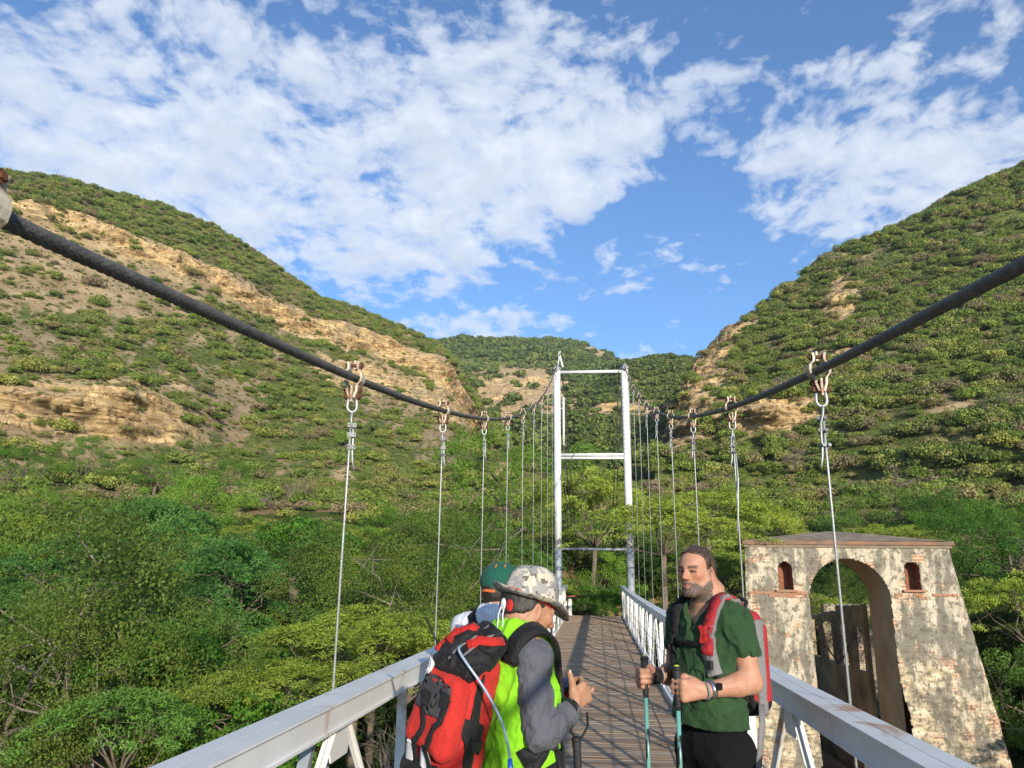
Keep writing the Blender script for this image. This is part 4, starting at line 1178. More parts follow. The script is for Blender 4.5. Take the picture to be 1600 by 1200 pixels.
def build_front():
    """front wall as a grid sheet with holes, pushed in and out by masonry relief"""
    dx = .045
    xs = np.arange(4.1, 11.9, dx); zs = np.arange(RB, 1.02, dx)
    Xg, Zg = np.meshgrid(xs, zs, indexing='ij')
    # squeeze columns between the flared edges
    f = (Xg-xs[0])/(xs[-1]-xs[0])
    Xw = lx(Zg)+f*(rx(Zg)-lx(Zg))
    rel = (fbm(Xw*2.2, Zg*4.5, None, 4, 3)-.5)*.10*sstep(.2, -2.2, Zg) + (fbm(Xw*7, Zg*7, None, 3, 8)-.5)*.03
    edge = np.minimum(Xw-lx(Zg), rx(Zg)-Xw)
    Yw = RY+rel+.06*sstep(.12, 0, edge)
    def hole(x, z):
        h = ((np.abs(x-AXC) < AHW+np.maximum(-2.5-z, 0)*.02) & (z < arch_top(x)) & (z > RB-1))
        h &= ~((np.abs(x-AXC) >= AHW) & (z >= ASP))
        for c, w, s0, s1 in NI: h |= (np.abs(x-c) < w) & (z > s0) & (z < s1+np.sqrt(np.maximum(w*w-(x-c)**2, 0)))
        return h
    nx, nz = Xg.shape
    V = np.stack([Xw, Yw, Zg], -1)
    # broken right jamb near the bottom of the arch
    i, j = np.meshgrid(np.arange(nx-1), np.arange(nz-1), indexing='ij')
    xc = (Xw[:-1, :-1]+Xw[1:, 1:])/2; zc = (Zg[:-1, :-1]+Zg[1:, 1:])/2
    brk = (zc < -2.6) & (xc < AXC+AHW+.30*sstep(-2.6, -3.6, zc)*fbm(zc*3, xc*3, None, 2, 4)*1.6) & (xc > AXC)
    keep = ~(hole(xc, zc) | brk)
    Q = np.stack([i*nz+j, (i+1)*nz+j, (i+1)*nz+j+1, i*nz+j+1], -1)[keep]
    Vv = V.reshape(-1, 3)-np.array(RO)
    return mesh_np('wall', Vv, Q, True)
o = obj('front_wall', build_front(), M_RUIN, ruin)
def rput(mb, name, mat, parent=ruin, bevel=0.0, smooth=False):
    if parent is ruin: mb.v = [tuple(Vector(v)-RO) for v in mb.v]
    return mb.build(name, mat, parent, smooth, bevel)
# arch lining: soffit and jambs 1.9 m deep
DEP = 1.9
def lining():
    mb = MB(); pts = [(AXC-AHW-.02, RB)]
    pts += [(AXC-AHW-.02, z) for z in np.arange(RB+.5, ASP, .5)]
    pts += [(AXC-(AHW+.02)*math.cos(a), ASP+(AHW+.02)*1.02*math.sin(a)) for a in np.linspace(0, PI, 25)]
    pts += [(AXC+AHW+.02, z) for z in np.arange(ASP-.3, RB, -.5)] + [(AXC+AHW+.02, RB)]
    V = []; F = []
    for (x, z) in pts:
        for k in range(7):
            n_ = float(fbm([x*2+k], [z*2], None, 2, 9)[0]-.5)*.04
            V.append((x+n_, RY+.03+k*DEP/6, z+n_))
    for i in range(len(pts)-1):
        for k in range(6): F.append((i*7+k, i*7+k+1, (i+1)*7+k+1, (i+1)*7+k))
    return mb.add(V, F)
rput(lining(), 'arch_lining', M_JAMB)
# brick edge round the arch, spring course and niche sills
rs = np.random.default_rng(12); mb = MB()
for a in np.linspace(.05, PI-.05, 30):
    if rs.uniform() < .0:
        x, z = AXC-(AHW+.035)*math.cos(a), ASP+(AHW+.035)*1.02*math.sin(a)
        mb.box((x, RY+.10, z), (.085, .24+rs.uniform()*.03, .06), Matrix.Rotation(PI/2-a+PI/2, 3, 'Y'))
for xa, xb, sd_ in ((4.53, AXC-AHW-.06, 3), (AXC+AHW+.10, 10.30, 7)):
    # two courses of worn brick as one ragged strip: front relief follows the bricks, the lower row is broken off in places
    nx_ = int((xb-xa)/.025); V = []; F = []
    for i in range(nx_+1):
        x = xa+(xb-xa)*i/nx_
        for k, z in enumerate((-.262, -.268, -.335, -.342, -.350, -.418)):
            row = 0 if k < 3 else 1; u = ((x+row*.13) % .26)/.26
            out = (.030 if .05 < u < .95 else .012)*(1 if k not in (0, 3) else .8)
            idx = math.floor((x+row*.13)/.26); hsh = (math.sin(idx*12.9+row*78.2+sd_)*43758.5) % 1
            if hsh < (.15 if row == 0 else .45): out = -.03
            V.append((x, RY-out+.055*(0 if out > 0 else 1), z+.006*math.sin(x*31+k)))
    for i in range(nx_):
        for k in range(5): F.append((i*6+k, (i+1)*6+k, (i+1)*6+k+1, i*6+k+1))
    mb = MB(); mb.add(V, F); rput(mb, 'brick_course', M_BRICK)
for c, w, s0, s1 in NI:
    mb = MB(); n = 10
    ring = [(c-w, s0), (c+w, s0)] + [(c+w*math.cos(a), s1+w*math.sin(a)) for a in np.linspace(0, PI, n)]
    V = []; F = []; m_ = len(ring)
    for (x, z) in ring: V.append((x, RY-.015, z))
    for (x, z) in ring: V.append((x, RY+.42, z))
    for i in range(m_): F.append((i, (i+1) % m_, m_+(i+1) % m_, m_+i))
    F.append(tuple(range(m_, 2*m_)))
    mb.add(V, F); nch = rput(mb, 'niche', M_NICHE)
    mb = MB(); mb.box((c, RY+.05, s0-.035), (2*w+.22, .30, .06)); mb.v = [tuple(Vector(v)-RO) for v in mb.v]; mb.build('sill', M_BRICK, nch)
# side walls, back wall with the arch carried through, roof
def slab(pts_f, name, mat): pass
mb = MB(); n = 26; V = []; F = []
zs = np.linspace(RB, 1.0, n)
for z in zs:
    for k in range(9): V.append((float(lx(z))+.26*k*(DEP+1.4)/8+.02*math.sin(k*3+z*5), RY+.06+k*(DEP+1.4)/8, float(z)))
for i in range(n-1):
    for k in range(8): F.append((i*9+k, (i+1)*9+k, (i+1)*9+k+1, i*9+k+1))
mb.add(V, F); V = []; F = []
for z in zs:
    for k in range(9): V.append((float(rx(z))+.02*math.sin(k*3+z*5), RY+.06+k*(DEP+1.4)/8, float(z)))
for i in range(n-1):
    for k in range(8): F.append((i*9+k, i*9+k+1, (i+1)*9+k+1, (i+1)*9+k))
mb.add(V, F); rput(mb, 'side_wall', M_RUIN, smooth=True)
YB = RY+DEP+1.4
mb = MB(); mb.box(((5.3+AXC-AHW)/2, YB-.7, (RB+1)/2), (AXC-AHW-5.3, 1.36, 8-.02)); mb.box(((10.3+AXC+AHW)/2+.25, YB-.7, (RB+1)/2), (10.3-AXC-AHW-.5, 1.36, 8-.02))
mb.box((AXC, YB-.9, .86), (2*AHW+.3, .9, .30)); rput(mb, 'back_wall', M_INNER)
def course(z0, z1, out, y0, y1): 
    mb = MB(); x0, x1 = 4.49-out, 10.30+out
    nx = 40; V = []; F = []
    for i in range(nx+1):
        x = x0+(x1-x0)*i/nx; j = (fbm([x*3.0], [z0*9], None, 3, 2)[0]-.5)*.05
        V += [(x, y0-out+j, z0), (x, y1+out, z0), (x, y1+out, z1+j), (x, y0-out+j, z1+j*.8)]
    for i in range(nx):
        for k in range(4): F.append((i*4+k, (i+1)*4+k, (i+1)*4+(k+1) % 4, i*4+(k+1) % 4))
    F.append((0, 1, 2, 3)); F.append(tuple(nx*4+k for k in (3, 2, 1, 0)))
    return mb.add(V, F)
rput(course(1.003, 1.085, .03, RY, RY+1.5), 'cornice', M_ROOFT)
rput(course(1.088, 1.20, .075, RY, RY+1.5), 'brick_cornice', M_BRICKD)
mb = MB(); V = []; F = []; nx = 30
x0, x1, y0, y1 = 4.44, 10.36, RY-.06, YB-.2
cx_, cy_, ap = 7.45, (y0+y1)/2, 1.60
G = 25
for i in range(G+1):
    for j in range(G+1):
        x = x0+(x1-x0)*i/G; y = y0+(y1-y0)*j/G
        q = max(abs(x-cx_)/(x1-cx_ if x > cx_ else cx_-x0), abs(y-cy_)/(cy_-y0))
        V.append((x, y, 1.205+(ap-1.205)*(1-q)+float(fbm([x*2.5], [y*2.5], None, 3, 6)[0]-.5)*.06*(1-q*.6)))
for i in range(G):
    for j in range(G): F.append((i*(G+1)+j, (i+1)*(G+1)+j, (i+1)*(G+1)+j+1, i*(G+1)+j+1))
mb.add(V, F); rput(mb, 'roof', M_ROOFT)
# the parapet wall of the old crossing behind the gate, with slot openings
wx = 8.74; mb = MB(); yy = YB+.02
mb.box((wx+.08, yy+5.2, -4.9), (.17, 10.4, 4.2))
y_ = yy
for pier, gap in ((.25, 1.0), (.7, 1.0), (.7, 1.0), (.7, 1.0), (.7, 1.0), (.9, .8)):
    tz = -.72-.07*(y_-yy)+float(rs.uniform(-.10, .10))
    mb.box((wx+.08, y_+pier/2, (-2.798+tz)/2), (.16, pier, tz+2.798))
    y_ += pier
    t2 = tz-float(rs.uniform(.01, .08)); mb.box((wx+.08, y_+gap/2, (-1.42+t2)/2), (.15, gap, t2+1.42))
    y_ += gap
rput(mb, 'inner_parapet', M_INNERW, bevel=.03)
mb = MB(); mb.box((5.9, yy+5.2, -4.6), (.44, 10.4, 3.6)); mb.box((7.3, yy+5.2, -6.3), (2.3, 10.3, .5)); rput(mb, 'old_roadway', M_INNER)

# a wall added further back so that the slots show a sunlit surface
mb = MB(); mb.box((12.6, 36.2, -3.2), (5.0, .5, 4.6)); rput(mb, 'slot_backdrop_wall', M_RUIN, bevel=.05)
# ---------------------------------------------------------------- implicit surfaces for bodies, clothes and bags
def A3(v): return np.asarray(v, dtype=np.float64)
class Shape:
    """list of primitives blended together; evaluates a distance field"""
    def __init__(s): s.p = []
    def _put(s, f, c, rad, k, op): s.p.append((f, A3(c), float(rad), k, op)); return s
    def cap(s, a, b, ra, rb=None, k=.03, op='+'):
        a = A3(a); b = A3(b); rb = ra if rb is None else rb; ba = b-a; L2 = max(float(ba@ba), 1e-9)
        def f(P):
            pa = P-a; h = np.clip(pa@ba/L2, 0, 1)
            return np.linalg.norm(pa-h[:, None]*ba, axis=1)-(ra+(rb-ra)*h)
        return s._put(f, (a+b)/2, math.sqrt(L2)/2+max(ra, rb), k, op)
    def ell(s, c, r, R=None, k=.03, op='+'):
        c = A3(c); r = A3(r); R = np.eye(3) if R is None else R
        def f(P):
            q = (P-c)@R; k0 = np.linalg.norm(q/r, axis=1); k1 = np.linalg.norm(q/(r*r), axis=1)+1e-9
            return k0*(k0-1)/k1
        return s._put(f, c, r.max(), k, op)
    def box(s, c, h, rd, R=None, k=.03, op='+', taper=None):
        c = A3(c); h = A3(h); R = np.eye(3) if R is None else R
        def f(P):
            q = (P-c)@R
            if taper: q = q/np.stack([1+taper[0]*q[:, 2]/h[2], 1+taper[1]*q[:, 2]/h[2], np.ones(len(q))], 1)
            e = np.abs(q)-(h-rd)
            return np.linalg.norm(np.maximum(e, 0), axis=1)+np.minimum(e.max(1), 0)-rd
        return s._put(f, c, np.linalg.norm(h)*1.3, k, op)
    def chain(s, pts, rads, k=.012):
        for i in range(len(pts)-1): s.cap(pts[i], pts[i+1], rads[i], rads[i+1], k if i == 0 else .006)
        return s
    def __call__(s, P, grow=0.0):
        d = np.full(len(P), 1.0)
        for f, c, rad, k, op in s.p:
            m = ((P-c)**2).sum(1) < (rad+.11)**2
            if not m.any(): continue
            v = f(P[m]); o = d[m]
            if op == '+':
                h = np.maximum(k-np.abs(v-o), 0)/k; d[m] = np.minimum(v, o)-h*h*k/4
            else:
                h = np.maximum(k-np.abs(-v-o), 0)/k; d[m] = np.maximum(-v, o)+h*h*k/4
        return d-grow

def polygonize(sdf, lo, hi, h):
    """surface nets on a sparse set of blocks"""
    B = 8
    lo = A3(lo); n = np.ceil((A3(hi)-lo)/h/B).astype(int)
    bc = np.stack(np.meshgrid(*[np.arange(k) for k in n], indexing='ij'), -1).reshape(-1, 3)
    cen = lo+(bc+.5)*B*h
    dc = sdf(cen)
    act = np.abs(dc) < B*h*.87*1.45+.004
    G = np.ones(tuple(n*B+1), np.float32)
    sg = np.where(dc < 0, -1., 1.).reshape(n)
    G[:-1, :-1, :-1] = np.repeat(np.repeat(np.repeat(sg, B, 0), B, 1), B, 2)
    loc = np.stack(np.meshgrid(*[np.arange(B+1)]*3, indexing='ij'), -1).reshape(-1, 3)
    ab = bc[act]
    for c0 in range(0, len(ab), 400):
        bb = ab[c0:c0+400]
        idx = (bb[:, None, :]*B+loc[None]).reshape(-1, 3)
        v = sdf(lo+idx*h)
        G[idx[:, 0], idx[:, 1], idx[:, 2]] = v
    S = G < 0
    c = [S[i:S.shape[0]-1+i, j:S.shape[1]-1+j, k:S.shape[2]-1+k] for i in (0,1) for j in (0,1) for k in (0,1)]
    anyc = c[0].copy(); allc = c[0].copy()
    for q in c[1:]: anyc |= q; allc &= q
    cells = np.argwhere(anyc & ~allc)
    ids = np.full(anyc.shape, -1, np.int32); ids[cells[:, 0], cells[:, 1], cells[:, 2]] = np.arange(len(cells))
    corner = {(i, j, k): G[cells[:, 0]+i, cells[:, 1]+j, cells[:, 2]+k] for i in (0,1) for j in (0,1) for k in (0,1)}
    acc = np.zeros((len(cells), 3)); cnt = np.zeros(len(cells))
    for a in corner:
        for ax in range(3):
            if a[ax]: continue
            b = list(a); b[ax] = 1; b = tuple(b)
            va, vb = corner[a], corner[b]; m = (va < 0) != (vb < 0)
            t = va[m]/(va[m]-vb[m])
            p = np.tile(A3(a), (m.sum(), 1)); p[:, ax] += t
            acc[m] += p; cnt[m] += 1
    V = lo+(cells+acc/cnt[:, None])*h
    F = []
    for ax in range(3):
        sl0 = [slice(None)]*3; sl1 = [slice(None)]*3; sl0[ax] = slice(0, -1); sl1[ax] = slice(1, None)
        a, b = S[tuple(sl0)], S[tuple(sl1)]
        e = np.argwhere(a != b)
        o1, o2 = [q for q in range(3) if q != ax]
        ok = (e[:, o1] > 0) & (e[:, o2] > 0) & (e[:, o1] < ids.shape[o1]) & (e[:, o2] < ids.shape[o2])
        e = e[ok]; ins = a[e[:, 0], e[:, 1], e[:, 2]]
        q = []
        for d1, d2 in ((1, 1), (0, 1), (0, 0), (1, 0)):
            f = e.copy(); f[:, o1] -= d1; f[:, o2] -= d2
            q.append(ids[f[:, 0], f[:, 1], f[:, 2]])
        q = np.stack(q, 1)
        flip = ins if ax != 1 else ~ins
        q[~flip] = q[~flip][:, ::-1]
        F.append(q)
    F = np.concatenate(F); F = F[(F >= 0).all(1)]
    return V, F
def skin_obj(name, sdf, lo, hi, h, mat, parent, attrs=None, relax=1):
    V, F = polygonize(sdf, lo, hi, h)
    for _ in range(relax):      # light smoothing of the net
        s = np.zeros_like(V); c = np.zeros(len(V))
        for a, b in ((0,1),(1,2),(2,3),(3,0)):
            for p, q in ((a, b), (b, a)):
                np.add.at(s, F[:, p], V[F[:, q]]); np.add.at(c, F[:, p], 1)
        V = V*.6+.4*s/np.maximum(c, 1)[:, None]
    me = mesh_np(name, V, F, True)
    if attrs:
        for k, f in attrs.items(): fattr(me, k, f(V))
    return obj(name, me, mat, parent)
def grad(sdf, P, e=.002):
    g = np.stack([sdf(P+np.eye(3)[i]*e)-sdf(P-np.eye(3)[i]*e) for i in range(3)], 1)
    return g/(np.linalg.norm(g, axis=1, keepdims=True)+1e-9)
def snap(sdf, pts, off, it=6):
    P = A3(pts).copy()
    for _ in range(it): P = P-grad(sdf, P)*(sdf(P)-off)[:, None]
    return P
def strap_on(sdf, pts, off, width, thick, n=26):
    """flat strap laid on a surface along a path"""
    pts = A3(pts); t = np.linspace(0, len(pts)-1, n); i = np.minimum(t.astype(int), len(pts)-2); f = (t-i)[:, None]
    P = snap(sdf, pts[i]*(1-f)+pts[i+1]*f, off); N = grad(sdf, P)
    for _ in range(2): P[1:-1] = (P[:-2]+2*P[1:-1]+P[2:])/4
    T = np.gradient(P, axis=0); S = np.cross(N, T)
    mb = MB(); mb.ribbon([Vector(p) for p in P], width, thick, lambda k: Vector(S[k])); return mb
def rotx(d): c, s = math.cos(math.radians(d)), math.sin(math.radians(d)); return np.array([[1,0,0],[0,c,-s],[0,s,c]])
def roty(d): c, s = math.cos(math.radians(d)), math.sin(math.radians(d)); return np.array([[c,0,s],[0,1,0],[-s,0,c]])
def rotz(d): c, s = math.cos(math.radians(d)), math.sin(math.radians(d)); return np.array([[c,-s,0],[s,c,0],[0,0,1]])
def unit(v): v = A3(v); return v/np.linalg.norm(v)

# ---------------------------------------------------------------- people
def skin_mat(name, tone, red):
    m, t, b = newmat(name)
    co = t.n('ShaderNodeTexCoord').outputs['Object']
    at = lambda q: t.n('ShaderNodeAttribute', attribute_name=q).outputs['Fac']
    c = t.mix(t.ramp(t.noise(co, 26, 5), [(.35, 0.), (.65, 1.)]), tone, red)
    c = t.mix(t.math('MULTIPLY', at('flush'), .55), c, (red[0]*1.02, red[1]*.72, red[2]*.66))
    c = t.mix(t.math('MULTIPLY', at('lip'), .75), c, (.33, .12, .09))
    bn_ = t.noise(t.mapping(co, (1, 1, .6)), 190, 3, .7)
    bcol = t.mix(t.ramp(bn_, [(.38, 0.), (.66, 1.)]), (.045, .030, .024), (.15, .12, .10))
    c = t.mix(t.math('MULTIPLY', at('beard'), .93), c, bcol)
    c = t.mix(at('dark'), c, (.035, .022, .018))
    t.link(c, b.inputs['Base Color'])
    b.inputs['Roughness'].default_value = .52; b.inputs['Specular IOR Level'].default_value = .35
    b.inputs['Subsurface Weight'].default_value = .12; b.inputs['Subsurface Scale'].default_value = .006; b.inputs['Subsurface Radius'].default_value = (1, .35, .2)
    bn = t.n('ShaderNodeBump', ins={'Height': t.math('ADD', t.math('MULTIPLY', t.noise(co, 60, 6), 1.6), t.math('MULTIPLY', t.math('MULTIPLY', bn_, at('beard')), 2.0)), 'Strength': .5, 'Distance': .003}); t.link(bn.outputs[0], b.inputs['Normal'])
    return m
def cloth(name, c1, c2, weave=260, rough=.85, big=3.0, sheen=.04):
    m, t, b = newmat(name)
    co = t.n('ShaderNodeTexCoord').outputs['Object']
    c = t.mix(t.ramp(t.noise(co, big, 4), [(.35, 0.), (.65, 1.)]), c1, c2)
    t.link(c, b.inputs['Base Color']); b.inputs['Roughness'].default_value = rough; b.inputs['Specular IOR Level'].default_value = .25; b.inputs['Sheen Weight'].default_value = sheen
    bn = t.n('ShaderNodeBump', ins={'Height': t.math('ADD', t.math('MULTIPLY', t.noise(co, weave, 2), .5), t.math('ADD', t.math('MULTIPLY', t.noise(co, 30, 4, .6, 1.2), 1.5), t.math('MULTIPLY', t.noise(t.mapping(co, (1, 1, .7)), 11, 4, .55, 1.8), 3.0))), 'Strength': .55, 'Distance': .006}); t.link(bn.outputs[0], b.inputs['Normal'])
    return m
def hair_mat(name, c1, c2):
    m, t, b = newmat(name); co = t.n('ShaderNodeTexCoord').outputs['Object']
    n_ = t.noise(t.mapping(co, (1, .35, .35)), 150, 4, .7)
    t.link(t.mix(t.ramp(n_, [(.35, 0.), (.65, 1.)]), c1, c2), b.inputs['Base Color']); b.inputs['Roughness'].default_value = .55
    bn = t.n('ShaderNodeBump', ins={'Height': n_, 'Strength': .7, 'Distance': .004}); t.link(bn.outputs[0], b.inputs['Normal']); return m
MS_G = skin_mat('bearded_man_skin', (.47, .255, .165), (.42, .20, .125))  # own skin tone of the bearded man
MS_H = skin_mat('tan_skin', (.43, .235, .145), (.37, .185, .11))
M_GREEN = cloth('green_tee', (.022, .056, .020), (.030, .074, .026))
M_BLACKT = cloth('black_cloth', (.004, .004, .005), (.008, .008, .009), 260, .9, 3.0, 0.0)
M_LIME = cloth('lime_vest', (.20, .56, .014), (.26, .64, .02))
M_GREYS = cloth('grey_sleeve', (.085, .088, .105), (.11, .113, .132))
M_REDP = cloth('red_nylon', (.40, .018, .015), (.50, .032, .024), 160, .85)
M_REDD = cloth('dark_red_nylon', (.30, .016, .022), (.38, .030, .034), 160, .65)
M_BLACKN = cloth('black_nylon', (.007, .007, .008), (.016, .016, .018), 160, .65)
M_CHAR = cloth('charcoal_patch', (.040, .040, .045), (.055, .055, .060), 120, .75)
M_GREYN = cloth('grey_nylon', (.16, .155, .155), (.22, .21, .21), 160, .65)
M_WSHIRT = cloth('white_shirt', (.60, .61, .66), (.70, .70, .74))
M_CAPG = cloth('green_cap', (.010, .075, .052), (.014, .095, .064))
M_ORANGE = cloth('orange_trim', (.62, .16, .03), (.52, .13, .03))
M_HAIRD = hair_mat('dark_brown_hair', (.020, .012, .009), (.085, .050, .034))
M_HAIRB = hair_mat('black_hair', (.010, .008, .007), (.030, .024, .020))
M_WPLAST = M('white_plastic', (.72, .73, .76), None, 10, .4)
M_TUBE = M('clear_tube', (.30, .38, .46), (.26, .34, .44), 8, .25)
M_BLUEV = M('blue_valve', (.02, .12, .55), None, 8, .3)
M_BUCK = M('black_buckle', (.012, .012, .013), (.02, .02, .022), 20, .35)
M_PHONE = M('navy_phone', (.016, .026, .075), (.02, .03, .085), 10, .3)
M_STEELW = M('steel_watch', (.55, .55, .57), (.42, .42, .44), 30, .22, metal=.9)
M_RUBBER = M('black_grip', (.012, .012, .013), (.022, .022, .023), 60, .7, .3, 200)
M_YELLOW = M('yellow_tip', (.62, .66, .06), None, 10, .5)
M_EYEW = M('eye_white', (.55, .52, .50), None, 10, .2)
M_EYED = M('eye_dark', (.02, .012, .008), None, 10, .1)
M_NAIL = M('nail', (.72, .46, .38), None, 20, .35)
def teal_mat():
    m, t, b = newmat('teal_shaft'); co = t.n('ShaderNodeTexCoord').outputs['Object']
    sx = t.n('ShaderNodeSeparateXYZ', ins={0: co})
    k = t.noise(t.mapping(co, (40, 40, 9)), 1.0, 3, .6)
    seg = t.math('GREATER_THAN', t.math('FRACT', t.math('MULTIPLY', sx.outputs[2], 3.1)), .62)
    c = t.mix(t.math('MULTIPLY', seg, t.ramp(k, [(.48, 0.), (.56, 1.)])), (.13, .33, .30), (.012, .02, .022))
    t.link(c, b.inputs['Base Color']); b.inputs['Roughness'].default_value = .3; return m
M_TEAL = teal_mat()
def camo_mat():
    m, t, b = newmat('pixel_camouflage'); co = t.n('ShaderNodeTexCoord').outputs['Object']
    sn = t.n('ShaderNodeVectorMath', operation='SNAP', ins={0: co, 1: (.009, .009, .009)}).outputs[0]
    a = t.noise(sn, 13, 3, .6); a2 = t.noise(t.mapping(sn, loc=(3, 1, 2)), 17, 3, .6)
    c = t.mix(t.ramp(a, [(.0, 0.), (.50, 1.)], 'CONSTANT'), (.30, .29, .27), (.50, .455, .37))
    c = t.mix(t.ramp(a2, [(.0, 0.), (.54, 1.)], 'CONSTANT'), c, (.24, .235, .235))
    c = t.mix(t.ramp(t.noise(t.mapping(sn, loc=(7, 4, 1)), 30, 3, .65), [(.0, 0.), (.60, 1.)], 'CONSTANT'), c, (.14, .115, .085))
    t.link(c, b.inputs['Base Color']); b.inputs['Roughness'].default_value = .9; b.inputs['Specular IOR Level'].default_value = .15
    bn = t.n('ShaderNodeBump', ins={'Height': t.noise(co, 60, 4), 'Strength': .4, 'Distance': .004}); t.link(bn.outputs[0], b.inputs['Normal'])
    return m
M_CAMO = camo_mat()

def head(S, c, R, k=.02, broad=1.0, sc=1.0):
    """head primitives; c is the middle of the head, R its rotation (x right, y forward, z up)"""
    S0, c0, R0 = S, A3(c), R
    S = Shape(); R = np.eye(3); T = lambda *p: A3(p)
    S.ell(T(0, -.014, .034), (.077*broad, .097, .086), R, .03)
    S.ell(T(0, .026, -.028), (.062*broad, .066, .084), R, .03)
    S.ell(T(0, .030, .040), (.064*broad, .062, .060), R, .02)
    for s in (-1, 1):
        S.cap(T(s*.055*broad, -.004, -.052), T(s*.022, .066, -.098), .021, .019, .02)
        S.ell(T(s*.043*broad, .062, -.016), (.024, .022, .020), R, .02)
        S.cap(T(s*.012, .091, .021), T(s*.046, .076, .019), .0098, .0085, .012)
    S.ell(T(0, .074, -.097), (.024, .020, .018), R, .02)
    S.cap(T(0, .090, .016), T(0, .112, -.026), .0085, .0120, .012)
    for s in (-1, 1): S.ell(T(s*.0115, .101, -.031), (.0085, .0105, .0075), R, .008)
    for s in (-1, 1): S.ell(T(s*.031, .099, .001), (.019, .0145, .0105), R, .008, '-'); S.ell(T(s*.031, .078, .002), (.0125, .0118, .0095), R, .004)
    S.cap(T(-.019, .086, -.060), T(.019, .086, -.060), .0065, None, .010); S.cap(T(0, .091, -.060), T(0, .092, -.060), .0070, None, .010)
    S.cap(T(-.016, .085, -.072), T(.016, .085, -.072), .0070, None, .010); S.cap(T(0, .090, -.072), T(0, .0905, -.072), .0075, None, .010)
    S.cap(T(-.020, .0965, -.066), T(.020, .0965, -.066), .0026, None, .004, '-')
    for s in (-1, 1):
        Re = R@rotz(-s*24)@rotx(-10)
        S.ell(T(s*.080*broad, -.012, -.006), (.0085, .021, .033), Re, .008)
        S.ell(T(s*.078*broad, -.004, -.026), (.008, .011, .012), Re, .008)
        S.ell(T(s*.091*broad, -.006, -.001), (.0075, .011, .018), Re, .006, '-')
    H0 = S
    S0._put(lambda P: H0(((P-c0)@R0)/sc)*sc, c0, .16*sc, .03, '+')
def hand(S, w, h, n, t, curls=(70, 80, 50), spread=0.0, thumb=((.022, .020, .010), (.050, .034, .022), (.074, .034, .030)), sc=1.0, tips=None):
    """wrist w, direction of the hand h, palm normal n, thumb side t; fingers bend towards n"""
    w = A3(w); h = unit(h); n = unit(A3(n)-h*(A3(n)@h)); t = unit(A3(t)-h*(A3(t)@h)-n*(A3(t)@n))
    for u, r in ((.026, .0135), (.010, .0145), (-.010, .014), (-.026, .0125)):
        S.cap(w+t*u*.55*sc, w+h*.080*sc+t*u*sc, .015*sc, r*sc, .014)
    S.ell(w+h*.045*sc+n*.006*sc+t*.004*sc, A3((.042, .040, .016))*sc, np.stack([h, t, n], 1), .012)
    L = ((.043, .025, .021), (.047, .029, .022), (.044, .027, .021), (.034, .021, .019))
    for i, (u, ln) in enumerate(zip((.031, .010, -.0105, -.030), L)):
        p = w+h*(.084-abs(u)*.16)*sc+t*u*sc; a = 0; pts = [p-h*.01*sc, p]; sp = spread*u/.03
        for cu, l_ in zip(curls, ln):
            a += math.radians(cu+(i-1.5)*3); d = unit(h*math.cos(a)+n*math.sin(a)+t*sp)
            p = p+d*l_*sc; pts.append(p)
        S.chain(pts, [.0118*sc, .0112*sc, .0098*sc, .0092*sc, .0082*sc], .008)
        if tips is not None: tips.append((pts[-1], unit(pts[-1]-pts[-2])))
    tp = [w+h*.018*sc+t*.012*sc]+[w+(h*q[0]+t*q[1]+n*q[2])*sc for q in thumb]
    S.chain(tp, [.017*sc, .0155*sc, .0125*sc, .0098*sc], .014)
    if tips is not None: tips.append((tp[-1], unit(tp[-1]-tp[-2])))
def arm(S, sh, el, wr, ra=.050, rb=.041, rw=.027, k=.03):
    sh, el, wr = A3(sh), A3(el), A3(wr)
    S.cap(sh, sh*.5+el*.5, ra*1.05, ra*.98, k); S.cap(sh*.5+el*.5, el, ra*.98, rb, .02)
    S.cap(el, el*.68+wr*.32, rb, rb*1.03, .02); S.cap(el*.68+wr*.32, wr, rb*1.03, rw, .02)
def legs(S, g=0.0, hipz=.88, stance=.10, k=.04):
    for s in (-1, 1):
        S.cap((s*.085, 0, hipz), (s*(stance), .015, .50), .098+g, .064+g, k); S.cap((s*stance, .015, .50), (s*stance, -.02, .26), .062+g, .060+g, .03)
        S.cap((s*stance, -.02, .26), (s*stance, -.02, .09), .060+g, .044+g, .03)
def shoes(parent, stance, mat):
    for s in (-1, 1):
        S = Shape(); x = s*stance
        S.ell((x, -.035, .055), (.042, .055, .055)).ell((x+s*.006, .075, .038), (.046, .095, .038), None, .04).box((x+s*.004, .035, .012), (.046, .135, .013), .012, None, .01)
        skin_obj('shoe', S, (x-.09, -.15, -.02), (x+.09, .24, .14), .008, mat, parent)
def wrinkle(P, amp, sc=(9, 9, 5), seed=1):
    n = fbm(P[:, 0]*sc[0]+2*P[:, 2], P[:, 1]*sc[1], P[:, 2]*sc[2]+3*P[:, 0], 3, seed)
    m = fbm(P[:, 0]*sc[0]*1.3-P[:, 2]*sc[2]*.8, P[:, 1]*sc[1]*1.2+P[:, 2]*4, P[:, 2]*sc[2]*.7+P[:, 0]*6, 2, seed+50)
    return ((n-.5)*1.5 + (np.minimum(np.abs(m-.5)*7, 1)-.6)*.75)*amp*1.35
def person(loc, f, label, body, lo, hi, mat, attrs):
    th = math.atan2(f[0]*-1, f[1])
    V, F = polygonize(body, lo, hi, .0046)
    me = mesh_np('person', V, F, True)
    for k, fn in attrs.items(): fattr(me, k, fn(V))
    o = obj('person', me, mat, None, loc); o.rotation_euler = (0, 0, th)
    return tag(o, label, 'person')
def place(o, loc, f):
    o.location = loc; o.rotation_euler = (0, 0, math.atan2(-f[0], f[1])); return o
